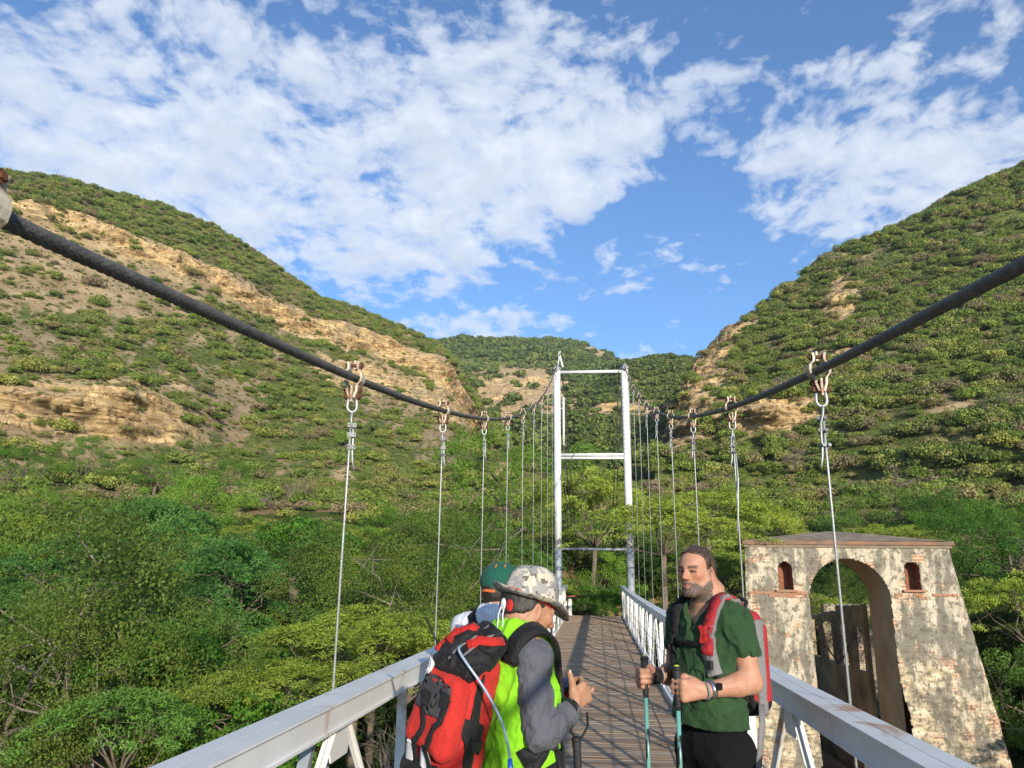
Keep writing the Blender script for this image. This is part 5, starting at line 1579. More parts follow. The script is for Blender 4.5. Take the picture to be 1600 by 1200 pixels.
def face_attrs(c, R, beard=0.0, sc=1.0):
    c = A3(c)
    q = lambda V: ((V-c)@R)/sc
    def near(V, p, r): return np.clip(1-np.linalg.norm((q(V)-A3(p))/A3(r), axis=1), 0, 1)
    def fb(V):
        p = q(V); x, y, z = p.T
        inhead = (np.abs(z) < .14) & (np.abs(x) < .085) & (np.abs(y) < .12)
        jaw = sstep(.006, -.006, z-np.interp(y, [-.02, .02, .045, .07, .10], [-.026, -.040, -.066, -.052, -.046]))*sstep(-.026, -.012, y)*sstep(-.138, -.112, z-(y-.07)*.35)
        side = sstep(.02, .0, np.abs(y-.006))*sstep(.03, .01, z)*sstep(.05, .058, np.abs(x))*sstep(-.06, -.04, z)
        lips = sstep(.024, .016, np.abs(x))*sstep(.0105, .006, np.abs(z+.066))*(y > .06)
        chinp = sstep(.012, .004, np.abs(x))*0
        return np.where(inhead, np.clip(np.maximum(jaw, side*.7)-lips, 0, 1), 0)*beard
    def fl(V):
        p = q(V); x, y, z = p.T
        return np.where((y > .05) & (np.abs(x) < .024), sstep(.012, .005, np.abs(z+.066)), 0)*np.where(np.abs(z) < .14, 1, 0)
    def fd(V):
        p = q(V); x, y, z = p.T; ax = np.abs(x)
        brow = sstep(.0085, .0045, np.abs(z-(.0225+.05*(ax-.03)-3.6*(ax-.030)**2)))*sstep(.010, .015, ax)*sstep(.056, .050, ax)*(y > .05)
        eye = sstep(.0075, .0040, np.abs(z-.0015+1.5*(ax-.031)**2))*sstep(.019, .015, np.abs(ax-.031))*(y > .06)
        return np.clip(brow*.85+eye*.9, 0, 1)
    def ff(V):
        return np.clip(near(V, (0, .11, -.026), (.03, .03, .03))*1.5+near(V, (.045, .07, -.02), (.04, .04, .035))*1.2+near(V, (-.045, .07, -.02), (.04, .04, .035))*1.2+near(V, (.08, -.01, -.005), (.02, .04, .05))+near(V, (-.08, -.01, -.005), (.02, .04, .05)), 0, 1)
    return {'beard': fb, 'lip': fl, 'dark': fd, 'flush': ff}
def eyes(c, R, parent):
    for s in (-1, 1):
        p = A3(c)+R@A3((s*.031, .0785, .003)); mb = MB(); mb.ball(p, .0105, 12, 8); e = mb.build('eye', M_EYEW, parent, True)
        q = A3(c)+R@A3((s*.031-.004, .0875, .003)); mb = MB(); mb.ball(q, (.0045, .0025, .0045), 10, 6); mb.build('iris', M_EYED, e, True)
def hair_cap(c, R, ys, zs, grow, broad=1.0, nz=.004, seed=3, sc=1.0):
    """short hair: the skull a little enlarged, kept above a hairline given as height over depth"""
    c = A3(c); S = Shape(); R0 = R; R = np.eye(3); T = lambda *p: A3(p)
    S.ell(T(0, -.014, .034), (.077*broad, .097, .086), R, .03); S.ell(T(0, .030, .040), (.064*broad, .062, .060), R, .02); S.ell(T(0, -.03, -.02), (.068*broad, .075, .06), R, .03)
    def f(P):
        q = ((P-c)@R0)/sc
        w = (fbm(q[:, 0]*75, q[:, 1]*75, q[:, 2]*45, 2, seed)-.5)*2
        d = S(q)-grow-w*nz
        cut = np.interp(q[:, 1], ys, zs)-q[:, 2]+w*.012
        return np.maximum(d, cut*.8)*sc
    return f, c-.16, c+.16

# ======================= bearded man in the green T-shirt
GB = Vector((.54, 3.42, -1.553)); GF = (-.82, -.57)
gR = rotz(17)@rotx(1); gH = A3((.010, .042, 1.590))
sL, eL, wL = (-.152, -.012, 1.392), (-.196, -.030, 1.165), (-.150, .165, 1.140)
sR, eR, wR = (.172, -.005, 1.392), (.255, -.02, 1.15), (.165, .160, 1.160)
GSC = .89
G = Shape()
G.ell((0, -.005, 1.25), (.132, .085, .19)).ell((0, .005, 1.03), (.118, .085, .18)).ell((0, 0, .90), (.128, .090, .12)).cap((-.125, 0, 1.395), (.13, 0, 1.395), .050, None, .05)
G.cap((-.11, -.02, 1.425), (0, -.025, 1.50), .040, .052, .05).cap((.11, -.02, 1.425), (0, -.025, 1.50), .040, .052, .05)
G.cap((0, -.012, 1.43), (0, .020, 1.55), .061, .055, .035)
arm(G, sL, eL, wL, .049, .042, .028); arm(G, sR, eR, wR, .049, .042, .028)
ghL = unit((.30, .95, 0)); gnL = unit((.95, -.30, 0)); ghR = unit((-.10, .99, -.02)); gnR = unit((-.99, -.10, 0))
gt = unit((.02, .10, 1)); gtips = []
hand(G, A3(wL)+ghL*.012, ghL, gnL, unit((-.02, .04, 1)), (62, 88, 60), 0, ((.030, .030, .016), (.062, .046, .030), (.084, .040, .040)), 1.04, gtips)
hand(G, A3(wR)+ghR*.012, ghR, gnR, unit((.0, .16, 1)), (62, 88, 60), 0, ((.030, .030, .018), (.060, .042, .036), (.082, .030, .046)), 1.04, gtips)
legs(G, -.015)
head(G, gH, gR, .02, .96, GSC)
gman = person(GB, GF, 'bearded man in dark green T-shirt holding a walking pole in each hand', G, (-.36, -.2, .03), (.36, .36, 1.76), MS_G, face_attrs(gH, gR, 1.0, GSC))

f, lo, hi = hair_cap(gH, gR, [-.12, -.085, -.045, -.015, .008, .024, .030, .042, .060, .10], [-.066, -.050, -.024, .026, .020, .012, .060, .076, .085, .100], .0075, .96, .0065, 3, GSC)
skin_obj('hair', f, lo, hi, .005, M_HAIRD, gman)
GS = Shape()      # T-shirt
GS.ell((0, -.005, 1.26), (.176, .126, .22)).ell((0, .022, 1.06), (.166, .132, .20), None, .06).ell((0, .005, .92), (.170, .132, .15), None, .06).cap((-.125, 0, 1.392), (.138, 0, 1.392), .066, None, .05)
GS.cap((-.11, -.02, 1.425), (0, -.02, 1.478), .052, .060, .05).cap((.11, -.02, 1.425), (0, -.02, 1.478), .052, .060, .05)
GSL = Shape()
for s_, e_ in ((sL, eL), (sR, eR)):
    s_, e_ = A3(s_), A3(e_); GSL.cap(s_, s_+(e_-s_)*.40, .063, .059, .04); GSL.cap(s_+(e_-s_)*.40, s_+(e_-s_)*.75, .059, .062, .02)
def gshirt(P):
    w = wrinkle(P, .010, (8, 10, 8), 3)+wrinkle(P, .0042, (22, 22, 20), 8)
    x, y, z = P.T; ds = GSL(P)
    for s_, e_ in ((sL, eL), (sR, eR)):
        s_, e_ = A3(s_), A3(e_); ax = unit(e_-s_); ds = np.where((x > 0) == (s_[0] > 0), np.maximum(ds, (P-s_)@ax-.138), ds)
    dt = GS(P); h_ = np.maximum(.035-np.abs(dt-ds), 0)/.035
    d = np.minimum(dt, ds)-h_*h_*.035/4+w
    d = np.maximum(d, (.990+.012*np.sin(x*14)+.02*y)-z)
    nk = np.sqrt((x/.078)**2+((y-.012)/.080)**2)-1
    nk = np.maximum(nk*.07, 1.415-z)                              # round neck hole
    v = np.maximum(np.abs(x)-(z-1.352)*.66, np.maximum(-(y-.02), -(z-1.352)))   # V in front
    return np.maximum(d, -np.minimum(nk, v))
skin_obj('tee_shirt', gshirt, (-.36, -.2, .93), (.36, .26, 1.56), .0058, M_GREEN, gman)
GT = Shape(); GT.ell((0, 0, .90), (.160, .122, .12)); legs(GT, .006)
skin_obj('trousers', lambda P: np.maximum(GT(P)+wrinkle(P, .006, (8, 8, 6), 5), P[:, 2]-1.0), (-.27, -.2, .06), (.27, .2, 1.02), .008, M_BLACKT, gman)
shoes(gman, .10, M_CHAR)
def ring_on(p, axis, r, w, mat, name, parent, flat=1.0, sidev=None):
    axis = unit(axis); x = unit(np.cross(axis, (0, 0, 1.) if abs(axis[2]) < .9 else (1., 0, 0))); y = np.cross(axis, x)
    pts = [Vector(A3(p)+x*r*math.cos(a)+y*r*flat*math.sin(a)) for a in np.linspace(0, 2*PI, 25)]
    mb = MB(); mb.ribbon(pts, w, .004, Vector(axis)); return mb.build(name, mat, parent, True)
wl = A3(wL); al = unit(A3(wL)-A3(eL))
wt = ring_on(wl-al*.020, al, .034, .020, M_STEELW, 'watch', gman)
mb = MB(); mb.box(wl-al*.020+unit((-.9, -.25, .4))*.036, (.026, .026, .026), Matrix([list(unit(np.cross(al, (0, 0, 1)))), list(al), [0, 0, 1]]).transposed()); mb.build('watch_case', M_BLACKT, wt, bevel=.004)
ring_on(wl+al*.006, al, .033, .010, M_GREYN, 'wrist_band', gman)
ring_on(A3(wR)-unit(A3(wR)-A3(eR))*.012, unit(A3(wR)-A3(eR)), .033, .007, M_WPLAST, 'wrist_band', gman)
ring_on(A3(wR)+ghR*.010, ghR, .033, .050, M_BLACKN, 'pole_cuff', gman)
for p, d in gtips:
    pass
# walking poles of the bearded man
def trek_pole(label, top, foot, shaft_mat, cap_mat=None, strap=None):
    top, foot = Vector(top), Vector(foot)
    e = empty('trekking_pole', foot); tag(e, label, 'walking pole', None)
    ax = (top-foot); L = ax.length; u = ax.normalized()
    q = Vector((0, 0, 1)).rotation_difference(u); e.rotation_mode = 'QUATERNION'; e.rotation_quaternion = q
    mb = MB(); mb.tube([(0, 0, .06), (0, 0, L*.52)], .0072, 12); mb.tube([(0, 0, L*.52), (0, 0, L-.14)], .0088, 12); mb.build('shaft', shaft_mat, e, True)
    mb = MB(); mb.tube([(0, 0, .0), (0, 0, .06)], [.003, .006], 8); mb.tube([(0, 0, .075), (0, 0, .08)], .025, 14); mb.build('tip', M_BUCK, e, True)
    mb = MB(); mb.tube([(0, 0, L-.15), (0, 0, L-.13), (0, 0, L-.08), (0, .002, L-.03), (0, .004, L-.012), (0, .006, L+.004)], [.010, .0125, .0140, .0145, .0170, .0175], 12)
    mb.ball((0, .008, L+.003), (.0185, .026, .011), 12, 6); g = mb.build('grip', M_RUBBER, e, True)
    if cap_mat: mb = MB(); mb.ball((0, .010, L+.012), (.011, .016, .005), 10, 6); mb.build('cap', cap_mat, g, True)
    return e
def gw(p): # local -> world
    th = math.atan2(-GF[0], GF[1]); M_ = Matrix.Rotation(th, 3, 'Z'); return GB+M_ @ Vector(p)
cL = A3(wL)+ghL*.104+gnL*.030; cR = A3(wR)+ghR*.104+gnR*.030
dz = lambda y: deck_z(y)
tl = gw(cL+A3((0, .004, .075))); fl = gw((cL[0]-.006, cL[1]+.02, 0.01)); trek_pole('teal walking pole held upright in the fist with the steel watch', tl, (fl.x, fl.y, dz(fl.y)+.01), M_TEAL, M_YELLOW)
tr_ = gw(cR+A3((.006, -.016, .075))); fr = gw((cR[0]-.13, cR[1]+.08, 0.01)); trek_pole('slanted teal walking pole held in the fist with the black cuff', tr_, (fr.x, fr.y, dz(fr.y)+.01), M_TEAL, M_YELLOW)
# small red and grey rucksack on his back
gp = place(tag(empty('rucksack'), 'red and grey rucksack on the back of the bearded man', 'rucksack'), GB, GF)
P1 = Shape(); P1.box((.0, -.172, 1.21), (.128, .056, .225), .05, None, .02, '+', (-.10, -.12))
skin_obj('pack_body', lambda P: np.maximum(P1(P)+wrinkle(P, .005, (8, 8, 8), 11), 1.075-P[:, 2]), (-.2, -.33, 1.0), (.2, -.08, 1.48), .007, M_REDD, gp)
P2 = Shape(); P2.box((0, -.178, 1.105), (.130, .064, .090), .055)
skin_obj('pack_base', lambda P: P2(P)+wrinkle(P, .008, (8, 8, 8), 12), (-.2, -.34, .95), (.2, -.08, 1.26), .007, M_BLACKN, gp)
P3 = Shape(); P3.box((-.125, -.160, 1.21), (.012, .026, .19), .010); 
skin_obj('side_panel', lambda P: P3(P), (-.18, -.34, 1.0), (-.03, -.11, 1.42), .007, M_GREYN, gp)
P4 = Shape(); P4.box((0, -.226, 1.25), (.10, .028, .13), .025)
skin_obj('front_pocket', P4, (-.16, -.36, 1.06), (.16, -.15, 1.42), .007, M_REDD, gp)
for s in (-1, 1):
    pth = [(s*.085, -.13, 1.36), (s*.100, -.075, 1.44), (s*.108, -.01, 1.475), (s*.112, .06, 1.44), (s*.112, .11, 1.36), (s*.115, .125, 1.27), (s*.135, .10, 1.19), (s*.165, .03, 1.13), (s*.15, -.10, 1.08)]
    w1 = strap_on(gshirt, pth[:7], .007, .060, .012, 30); st = w1.build('shoulder_strap', M_GREYN if s < 0 else M_BLACKN, gp, True)  # far strap and its face are black: its shade is put into the colour
    strap_on(gshirt, pth[:6], .0165, .046, .006, 30).build('strap_face', M_REDD if s < 0 else M_BLACKN, st, True)
    strap_on(gshirt, pth[5:], .006, .020, .004, 20).build('webbing', M_BLACKN, st, True)
    if s < 0:
        q = snap(gshirt, A3([(s*.100, .125, 1.345)]), .020)[0]; N_ = grad(gshirt, A3([q]))[0]
        mb = MB(); mb.ribbon([Vector(q+A3((.012, 0, .035))), Vector(q), Vector(q+A3((.010, 0, -.040)))], .034, .010, Vector((1, .25, 0))); mb.build('red_tab', M_REDP, st, bevel=.004)
        q = snap(gshirt, A3([(s*.120, .120, 1.235)]), .016)[0]; mb = MB(); mb.box(q, (.030, .014, .034)); mb.build('buckle', M_BUCK, st, bevel=.003)
strap_on(gshirt, [(-.112, .125, 1.315), (-.05, .145, 1.305), (.05, .145, 1.305), (.112, .125, 1.315)], .009, .024, .006, 20).build('chest_strap', M_BLACKT, gp, True)
mb = MB(); mb.ribbon([(-.135, -.14, 1.07), (-.172, -.10, 1.00), (-.178, -.06, .86), (-.170, -.05, .74), (-.19, -.04, .60)], .026, .004, (.2, 1, 0)); mb.build('hanging_webbing', M_GREYN, gp, True)
mb = MB(); mb.tube([(-.05, -.14, 1.40), (-.05, -.18, 1.47), (0, -.20, 1.485), (.05, -.18, 1.47), (.05, -.14, 1.40)], .009, 8); mb.build('haul_loop', M_BLACKN, gp, True)

# ======================= man in the camouflage hat, looking down at a phone
HB = Vector((-.2, 2.92, -1.554)); HF = (.64, .77)
hR = rotz(-16)@rotx(-16); hH = A3((.002, .016, 1.440))
s2R, e2R, w2R = (.104, -.072, 1.285), (.160, -.088, 1.045), (.178, .062, 1.114)
s2L, e2L, w2L = (-.160, -.035, 1.285), (-.205, .030, 1.045), (-.020, .130, 1.115)
Hs = Shape()
def htorso(S, g):
    b_ = 0 if g else -.014
    S.ell((0, -.035, 1.16), (.150+g+b_, .105+g+b_, .21+g)).ell((0, -.02, .98), (.140+g+b_, .108+g+b_, .19+g), None, .06).ell((0, -.015, .86), (.145+g+b_, .11+g+b_, .12+g), None, .05)
    S.cap((-.135, -.035, 1.285), (.095, -.055, 1.285), .050+g, None, .05).cap((-.11, -.055, 1.31), (0, -.055, 1.362), .036+g, .046+g, .05).cap((.11, -.055, 1.31), (0, -.055, 1.362), .036+g, .046+g, .05)
htorso(Hs, 0)
Hs.cap((0, -.055, 1.33), (0, -.020, 1.42), .060, .056, .035)
arm(Hs, s2R, e2R, w2R, .046, .039, .027); arm(Hs, s2L, e2L, w2L, .046, .039, .027)
htips = []
hand(Hs, A3(w2R)+A3((-.002, .010, .008)), (-.02, .86, .52), (-.98, -.15, -.12), (.05, -.50, .86), (48, 62, 40), 0, ((.030, .030, .010), (.046, .066, .010), (.052, .100, .010)), .98, htips)
hand(Hs, A3(w2L)+A3((.012, .006, .004)), (.88, .45, .08), (-.1, .05, 1), (-.35, .9, .1), (8, 18, 12), .1, ((.030, .032, .004), (.055, .052, .010), (.075, .062, .016)), .98, htips)
legs(Hs, -.015, .84)
head(Hs, hH, hR)
hman = person(HB, HF, 'hiker in camouflage hat and lime vest bending over a phone', Hs, (-.36, -.24, .03), (.36, .34, 1.64), MS_H, face_attrs(hH, hR, .35))

f, lo, hi = hair_cap(hH, hR, [-.12, -.085, -.03, .0, .02, .04, .1], [-.040, -.030, -.010, .008, .015, .06, .09], .005)
skin_obj('hair', f, lo, hi, .005, M_HAIRB, hman)
SLV = Shape()
for s_, e_, w_ in ((s2R, e2R, w2R), (s2L, e2L, w2L)): arm(SLV, s_, e_, w_, .060, .051, .037)
SLV.cap((-.16, -.03, 1.285), (.105, -.065, 1.285), .057, None, .05)
def sleeves(P):
    x, y, z = P.T
    d = SLV(P)+wrinkle(P, .0085, (18, 18, 14), 21)+wrinkle(P, .0034, (45, 45, 40), 22)
    for w_, e_ in ((w2R, e2R), (w2L, e2L)):
        ax = unit(A3(w_)-A3(e_)); tp = (P-A3(w_))@ax
        d = np.where(np.linalg.norm(P-A3(w_), axis=1) < .09, np.maximum(d, tp-.004), d)
    return d
skin_obj('grey_sleeves', sleeves, (-.36, -.18, .92), (.36, .24, 1.40), .0058, M_GREYS, hman)
VS = Shape(); htorso(VS, .020)
def vest(P):
    x, y, z = P.T
    d = VS(P)+wrinkle(P, .010, (9, 9, 8), 25)+wrinkle(P, .0042, (26, 26, 22), 26)
    d = np.maximum(d, .80-z)
    d = np.maximum(d, np.abs(x+.012)-(.112+sstep(1.24, 1.10, z)*.12))
    nk = np.maximum((np.sqrt((x/.066)**2+((y+.038)/.066)**2)-1)*.066, 1.315-z)
    return np.maximum(d, -nk)
skin_obj('lime_vest', vest, (-.26, -.24, .78), (.26, .18, 1.46), .0058, M_LIME, hman)
CLR = Shape()
for k in range(24):
    a, b_ = 2*PI*k/24, 2*PI*(k+1)/24
    pt = lambda a: A3((.072*math.sin(a), -.038+.076*math.cos(a), 1.335+.026*-math.cos(a)))
    CLR.cap(pt(a), pt(b_), .013, .013, .01); CLR.cap(pt(a)+A3((0, 0, .016)), pt(b_)+A3((0, 0, .016)), .008, .008, .02)
skin_obj('collar', CLR, (-.12, -.16, 1.28), (.12, .08, 1.45), .005, M_LIME, hman)
HTs = Shape(); HTs.ell((0, -.01, .86), (.162, .128, .12)); legs(HTs, .008, .84)
skin_obj('trousers', lambda P: np.maximum(HTs(P)+wrinkle(P, .006, (8, 8, 6), 27), P[:, 2]-.95), (-.27, -.2, .06), (.27, .2, .98), .008, M_BLACKT, hman)
shoes(hman, .10, M_CHAR)
# hat: crown and turned-up brim
def boonie(parent, c, R):
    c = A3(c); T = lambda p: Vector(c+R@A3(p))
    n = 56; V = []; F = []
    prof = [(.0, .128, 1), (.028, .127, 1), (.056, .118, 1), (.074, .104, 1), (.086, .078, 1), (.092, .050, 1), (.096, .022, 1), (.098, .000, 1), (.100, -.001, 1)]
    rows = [(q, z) for q, z, _ in prof]
    for rho, z in rows:
        for j in range(n):
            a = 2*PI*j/n; ca, sa = math.cos(a), math.sin(a)
            dent = -.012*math.exp(-(rho/.04)**2)+.010*math.exp(-((rho-.06)/.02)**2)*(0.5+.5*math.cos(2*a))
            V.append(T((rho*ca*.94, rho*sa*1.12, z*1.0+dent+.014*ca*ca*(rho/.1)**2*0-.012)))
    for u in np.linspace(.15, 1, 7):
        for j in range(n):
            a = 2*PI*j/n; ca, sa = math.cos(a), math.sin(a)
            rx_, ry_ = .094+u*.036, .113+u*(.046+.014*(sa > 0))
            side = ca*ca
            z = -.012-.008*u*(1-side)*(1 if sa > 0 else -.2)+side*u*u*.020+.010*u*math.sin(3*a+.6)-.012*u
            if sa < 0: z += .026*u*u*(-sa)
            V.append(T((rx_*ca*.97, ry_*sa, z)))
    k = len(rows)+7
    for i in range(k-1):
        for j in range(n): F.append((i*n+j, i*n+(j+1) % n, (i+1)*n+(j+1) % n, (i+1)*n+j))
    mb = MB(); mb.add(V, F); o = mb.build('camouflage_hat', M_CAMO, parent, True)
    so_ = o.modifiers.new('cloth', 'SOLIDIFY'); so_.thickness = .004; so_.offset = 0
    ss = o.modifiers.new('sub', 'SUBSURF'); ss.levels = 1; ss.render_levels = 1
    return o
hat = boonie(hman, hH+hR@A3((0, -.004, .050)), hR@rotx(-1))
hc = hH+hR@A3((0, -.008, .034))
band = MB(); band.ribbon([Vector(hc+hR@A3((.0845*math.cos(a), -.006+.103*math.sin(a), .006-.012*math.sin(a)))) for a in np.linspace(0, 2*PI, 40)], .012, .004, Vector(hR@A3((0, 0, 1)))); band.build('red_headband', M_REDP, hman, True)
for p, r, mt, nm in (((.036, -.100, -.008), (.017, .010, .023), M_REDP, 'red_tab'), ((.010, -.112, -.010), (.014, .009, .025), M_WPLAST, 'white_tab')):
    mb = MB(); mb.ball((0, 0, 0), r, 12, 8); o = mb.build(nm, mt, hman, True); o.location = Vector(hH+hR@A3(p))
for x, e in ((-.012, (-.010, -.135, 1.345)), (.006, (.018, -.130, 1.350))):
    a = hH+hR@A3((x, -.108, .038)); mb = MB(); mb.tube([Vector(a), Vector(a*.5+A3(e)*.5+A3((0, -.012, 0))), Vector(e)], .0026, 6); mb.build('chin_cord', M_WPLAST, hman, True)
aR = unit(A3(w2R)-A3(e2R))
ring_on(A3(w2R)+aR*.004, aR, .033, .008, M_BLACKN, 'bracelet', hman); ring_on(A3(w2R)-aR*.010, aR, .0400, .010, M_BLACKN, 'pole_loop', hman)
tp, td = htips[4]; mb = MB(); mb.ball((0, 0, 0), (.0065, .004, .009), 10, 6); o = mb.build('thumb_nail', M_NAIL, hman, True); o.location = Vector(A3(tp)+td*.001+unit((.55, -.35, .15))*.0075); 
# phone
def hwp(p): return HB+Matrix.Rotation(math.atan2(-HF[0], HF[1]), 3, 'Z') @ Vector(p)
ph = place(tag(empty('phone'), 'navy blue phone lying in the hands of the hiker in the camouflage hat', 'phone'), HB, HF)
Mx = Matrix(rotz(-40)@rotx(8)@roty(20))
mb = MB(); mb.box((.078, .130, 1.178), (.080, .150, .015), Mx); mb.build('phone_case', M_PHONE, ph, bevel=.004)
mb = MB(); mb.box(Vector((.078, .130, 1.178))+Mx@Vector((0, 0, .0082)), (.070, .140, .0012), Mx); mb.build('screen', M_PHONE, ph)
mb = MB(); mb.box(Vector((.085, .125, 1.163))+Mx@Vector((0, 0, -.012)), (.05, .06, .010), Mx); mb.build('red_flap', M_REDP, ph, bevel=.003)
# black pole hanging from his wrist
pt = hwp((.196, .062, 1.012)); pf = hwp((.235, .085, 0.0))
bp = trek_pole('black trekking pole dangling by its strap from the wrist of the hiker in the hat', pt, (pf.x, pf.y, dz(pf.y)+.02), M_RUBBER)
qi = bp.rotation_quaternion.inverted()
def pl(w): return qi @ (Vector(w)-Vector(bp.location))
mb = MB(); mb.ribbon([pl(hwp((.226, .085, 1.105))), pl(hwp((.226, .088, 1.06))), pl(hwp((.212, .078, 1.03))), pl(hwp((.198, .064, 1.010)))], .012, .002, pl(hwp((0, 1, 0)))-pl(hwp((0, 0, 0)))); mb.build('wrist_strap', M_BLACKN, bp, True)
mb = MB(); mb.ribbon([pl(hwp((.195, .060, 1.075))), pl(hwp((.178, .052, 1.045))), pl(hwp((.194, .060, 1.012)))], .010, .002, pl(hwp((0, 1, 0)))-pl(hwp((0, 0, 0)))); mb.build('wrist_strap', M_BLACKN, bp, True)

# big red and black rucksack; it hangs rolled over to his right
rp = place(tag(empty('rucksack'), 'large red and black hiking pack with pale drinking tube on the lime vest', 'rucksack'), HB, HF)
PIV = Vector((.0, -.27, 1.10)); RL = Matrix.Translation(Vector((-.050, -.012, 0))) @ Matrix.Translation(PIV) @ Matrix(roty(15)).to_4x4() @ Matrix.Translation(-PIV)
rp.matrix_world = Matrix.Translation(HB) @ Matrix.Rotation(math.atan2(-HF[0], HF[1]), 4, 'Z') @ RL
RLI = RL.inverted()
def unroll(o): o.matrix_local = RLI; return o
B1 = Shape(); B1.box((-.045, -.225, 1.075), (.116, .085, .235), .05, rotx(-6), .02, '+', (-.14, -.12))
Bw = lambda P: B1(P)+wrinkle(P, .006, (8, 8, 8), 31)
skin_obj('pack_body', Bw, (-.24, -.45, .78), (.24, -.08, 1.36), .006, M_REDP, rp)
B2 = Shape(); B2.ell((-.03, -.220, 1.300), (.105, .090, .065)).ell((-.01, -.185, 1.355), (.080, .065, .050), None, .05).ell((-.05, -.280, 1.255), (.100, .050, .045), None, .05)
B2w = lambda P: B2(P)+wrinkle(P, .011, (14, 14, 14), 32)
skin_obj('top_lid', B2w, (-.2, -.42, 1.16), (.2, -.08, 1.45), .0055, M_BLACKN, rp)
B3 = Shape(); B3.box((-.036, -.315, 1.105), (.108, .045, .135), .04, rotx(-8), .02, '+', (-.14, 0))
B3w = lambda P: B3(P)+wrinkle(P, .005, (9, 9, 9), 33)
skin_obj('front_pocket', B3w, (-.19, -.48, .93), (.19, -.26, 1.28), .006, M_REDP, rp)
def patch(sdf, corners, off, thick, name, mat, parent, n=14):
    """a piece of cloth sewn on a surface: a bilinear quad pressed on to it"""
    c = [A3(q) for q in corners]; P = []
    for i in range(n+1):
        for j in range(n+1):
            u, v = i/n, j/n; P.append((c[0]*(1-u)+c[1]*u)*(1-v)+(c[3]*(1-u)+c[2]*u)*v)
    P = snap(sdf, P, off); N_ = grad(sdf, P); V = np.concatenate([P, P-N_*thick]); F = []; m_ = (n+1)**2
    for i in range(n):
        for j in range(n):
            a = i*(n+1)+j; F.append((a, a+1, a+n+2, a+n+1)); F.append((m_+a+n+1, m_+a+n+2, m_+a+1, m_+a))
    for i in range(n):
        for (a, b_) in ((i*(n+1), (i+1)*(n+1)), ((i+1)*(n+1)+n, i*(n+1)+n), (i+1, i), (n*(n+1)+i, n*(n+1)+i+1)): F.append((a, b_, m_+b_, m_+a))
    mb = MB(); mb.add(V, F); return mb.build(name, mat, parent, True)
UN = lambda P: np.minimum(Bw(P), B3w(P))
UN2 = lambda P: np.minimum(UN(P), B2w(P))
pp = patch(B3w, [(-0.102, -0.420, 1.235), (0.068, -0.420, 1.235), (0.056, -0.420, 1.115), (-0.112, -0.420, 1.115)], .008, .010, 'dark_panel', M_CHAR, rp)
for x in (-.052, .022):
    st = strap_on(UN, [(x, -.46, 1.185), (x, -.47, 1.12), (x-.002, -.46, 1.03), (x-.004, -.45, .97), (x-.006, -.40, .90), (x-.01, -.38, .82)], .009, .021, .004, 24).build('compression_strap', M_BLACKN, rp, True)
    q = snap(UN, A3([(x, -.46, 1.165)]), .016)[0]; mb = MB(); mb.box(q, (.034, .014, .044)); mb.box(q+A3((0, -.005, .022)), (.028, .010, .010)); mb.box(q+A3((0, -.006, -.004)), (.022, .010, .008)); mb.build('buckle', M_BUCK, st, bevel=.003)
    patch(B3w, [(x-.012, -.45, 1.226), (x+.016, -.45, 1.226), (x+.016, -.45, 1.219), (x-.012, -.45, 1.219)], .008, .004, 'bar_tack', M_REDP, st, 4)
pk = patch(Bw, [(0.088, -0.330, 1.130), (0.133, -0.210, 1.100), (0.133, -0.210, 1.000), (0.118, -0.290, 1.030)], .009, .008, 'side_wing', M_BLACKN, rp)
q = snap(Bw, A3([(0.128, -0.240, 1.030)]), .018)[0]; mb = MB(); mb.box(q, (.020, .045, .034)); mb.build('side_buckle', M_BUCK, pk, bevel=.003)
patch(Bw, [(0.123, -0.280, 1.260), (0.120, -0.225, 1.270), (0.133, -0.225, 0.900), (0.133, -0.270, 0.900)], .004, .004, 'side_seam', M_BLACKN, rp, 10)
patch(UN2, [(-0.157, -0.390, 1.245), (-0.117, -0.390, 1.255), (-0.117, -0.390, 1.245), (-0.157, -0.390, 1.235)], .010, .008, 'white_piping', M_WPLAST, rp, 8)
patch(UN2, [(-0.072, -0.390, 1.245), (0.043, -0.390, 1.235), (0.018, -0.390, 1.215), (-0.052, -0.390, 1.220)], .006, .006, 'mesh_flap', M_BLACKN, rp, 10)
for (a, b_, c_) in (((-0.092, -0.280, 1.320), (-0.062, -0.255, 1.362), (-0.032, -0.220, 1.375)), ((-0.002, -0.270, 1.320), (0.028, -0.240, 1.355), (0.053, -0.180, 1.360)), ((-0.107, -0.300, 1.275), (-0.117, -0.270, 1.320), (-0.092, -0.230, 1.345))):
    P = snap(B2w, A3([a, (A3(a)+A3(b_))/2, b_, (A3(b_)+A3(c_))/2, c_]), .006); mb = MB(); mb.ribbon([Vector(p) for p in P], .030, .012, lambda i: Vector((.8, .3, -.5))); mb.build('red_loop', M_REDP, rp, True)
for a in ((-0.122, -0.310, 1.285), (-0.032, -0.325, 1.285), (0.013, -0.305, 1.300)):
    P = snap(B2w, A3([a, A3(a)+A3((.01, .04, .035)), A3(a)+A3((.015, .09, .065)), A3(a)+A3((.02, .14, .08))]), .005); mb = MB(); mb.tube([Vector(p) for p in P], .004, 6); mb.build('lid_cord', M_GREYN, rp, True)
mb = MB(); mb.ribbon([(-0.147, -0.280, 1.290), (-0.187, -0.295, 1.330), (-0.212, -0.310, 1.370)], [.05, .036, .012], .006, (0.568, -0.470, 0.200)); mb.build('black_flap', M_BLACKN, rp, True)
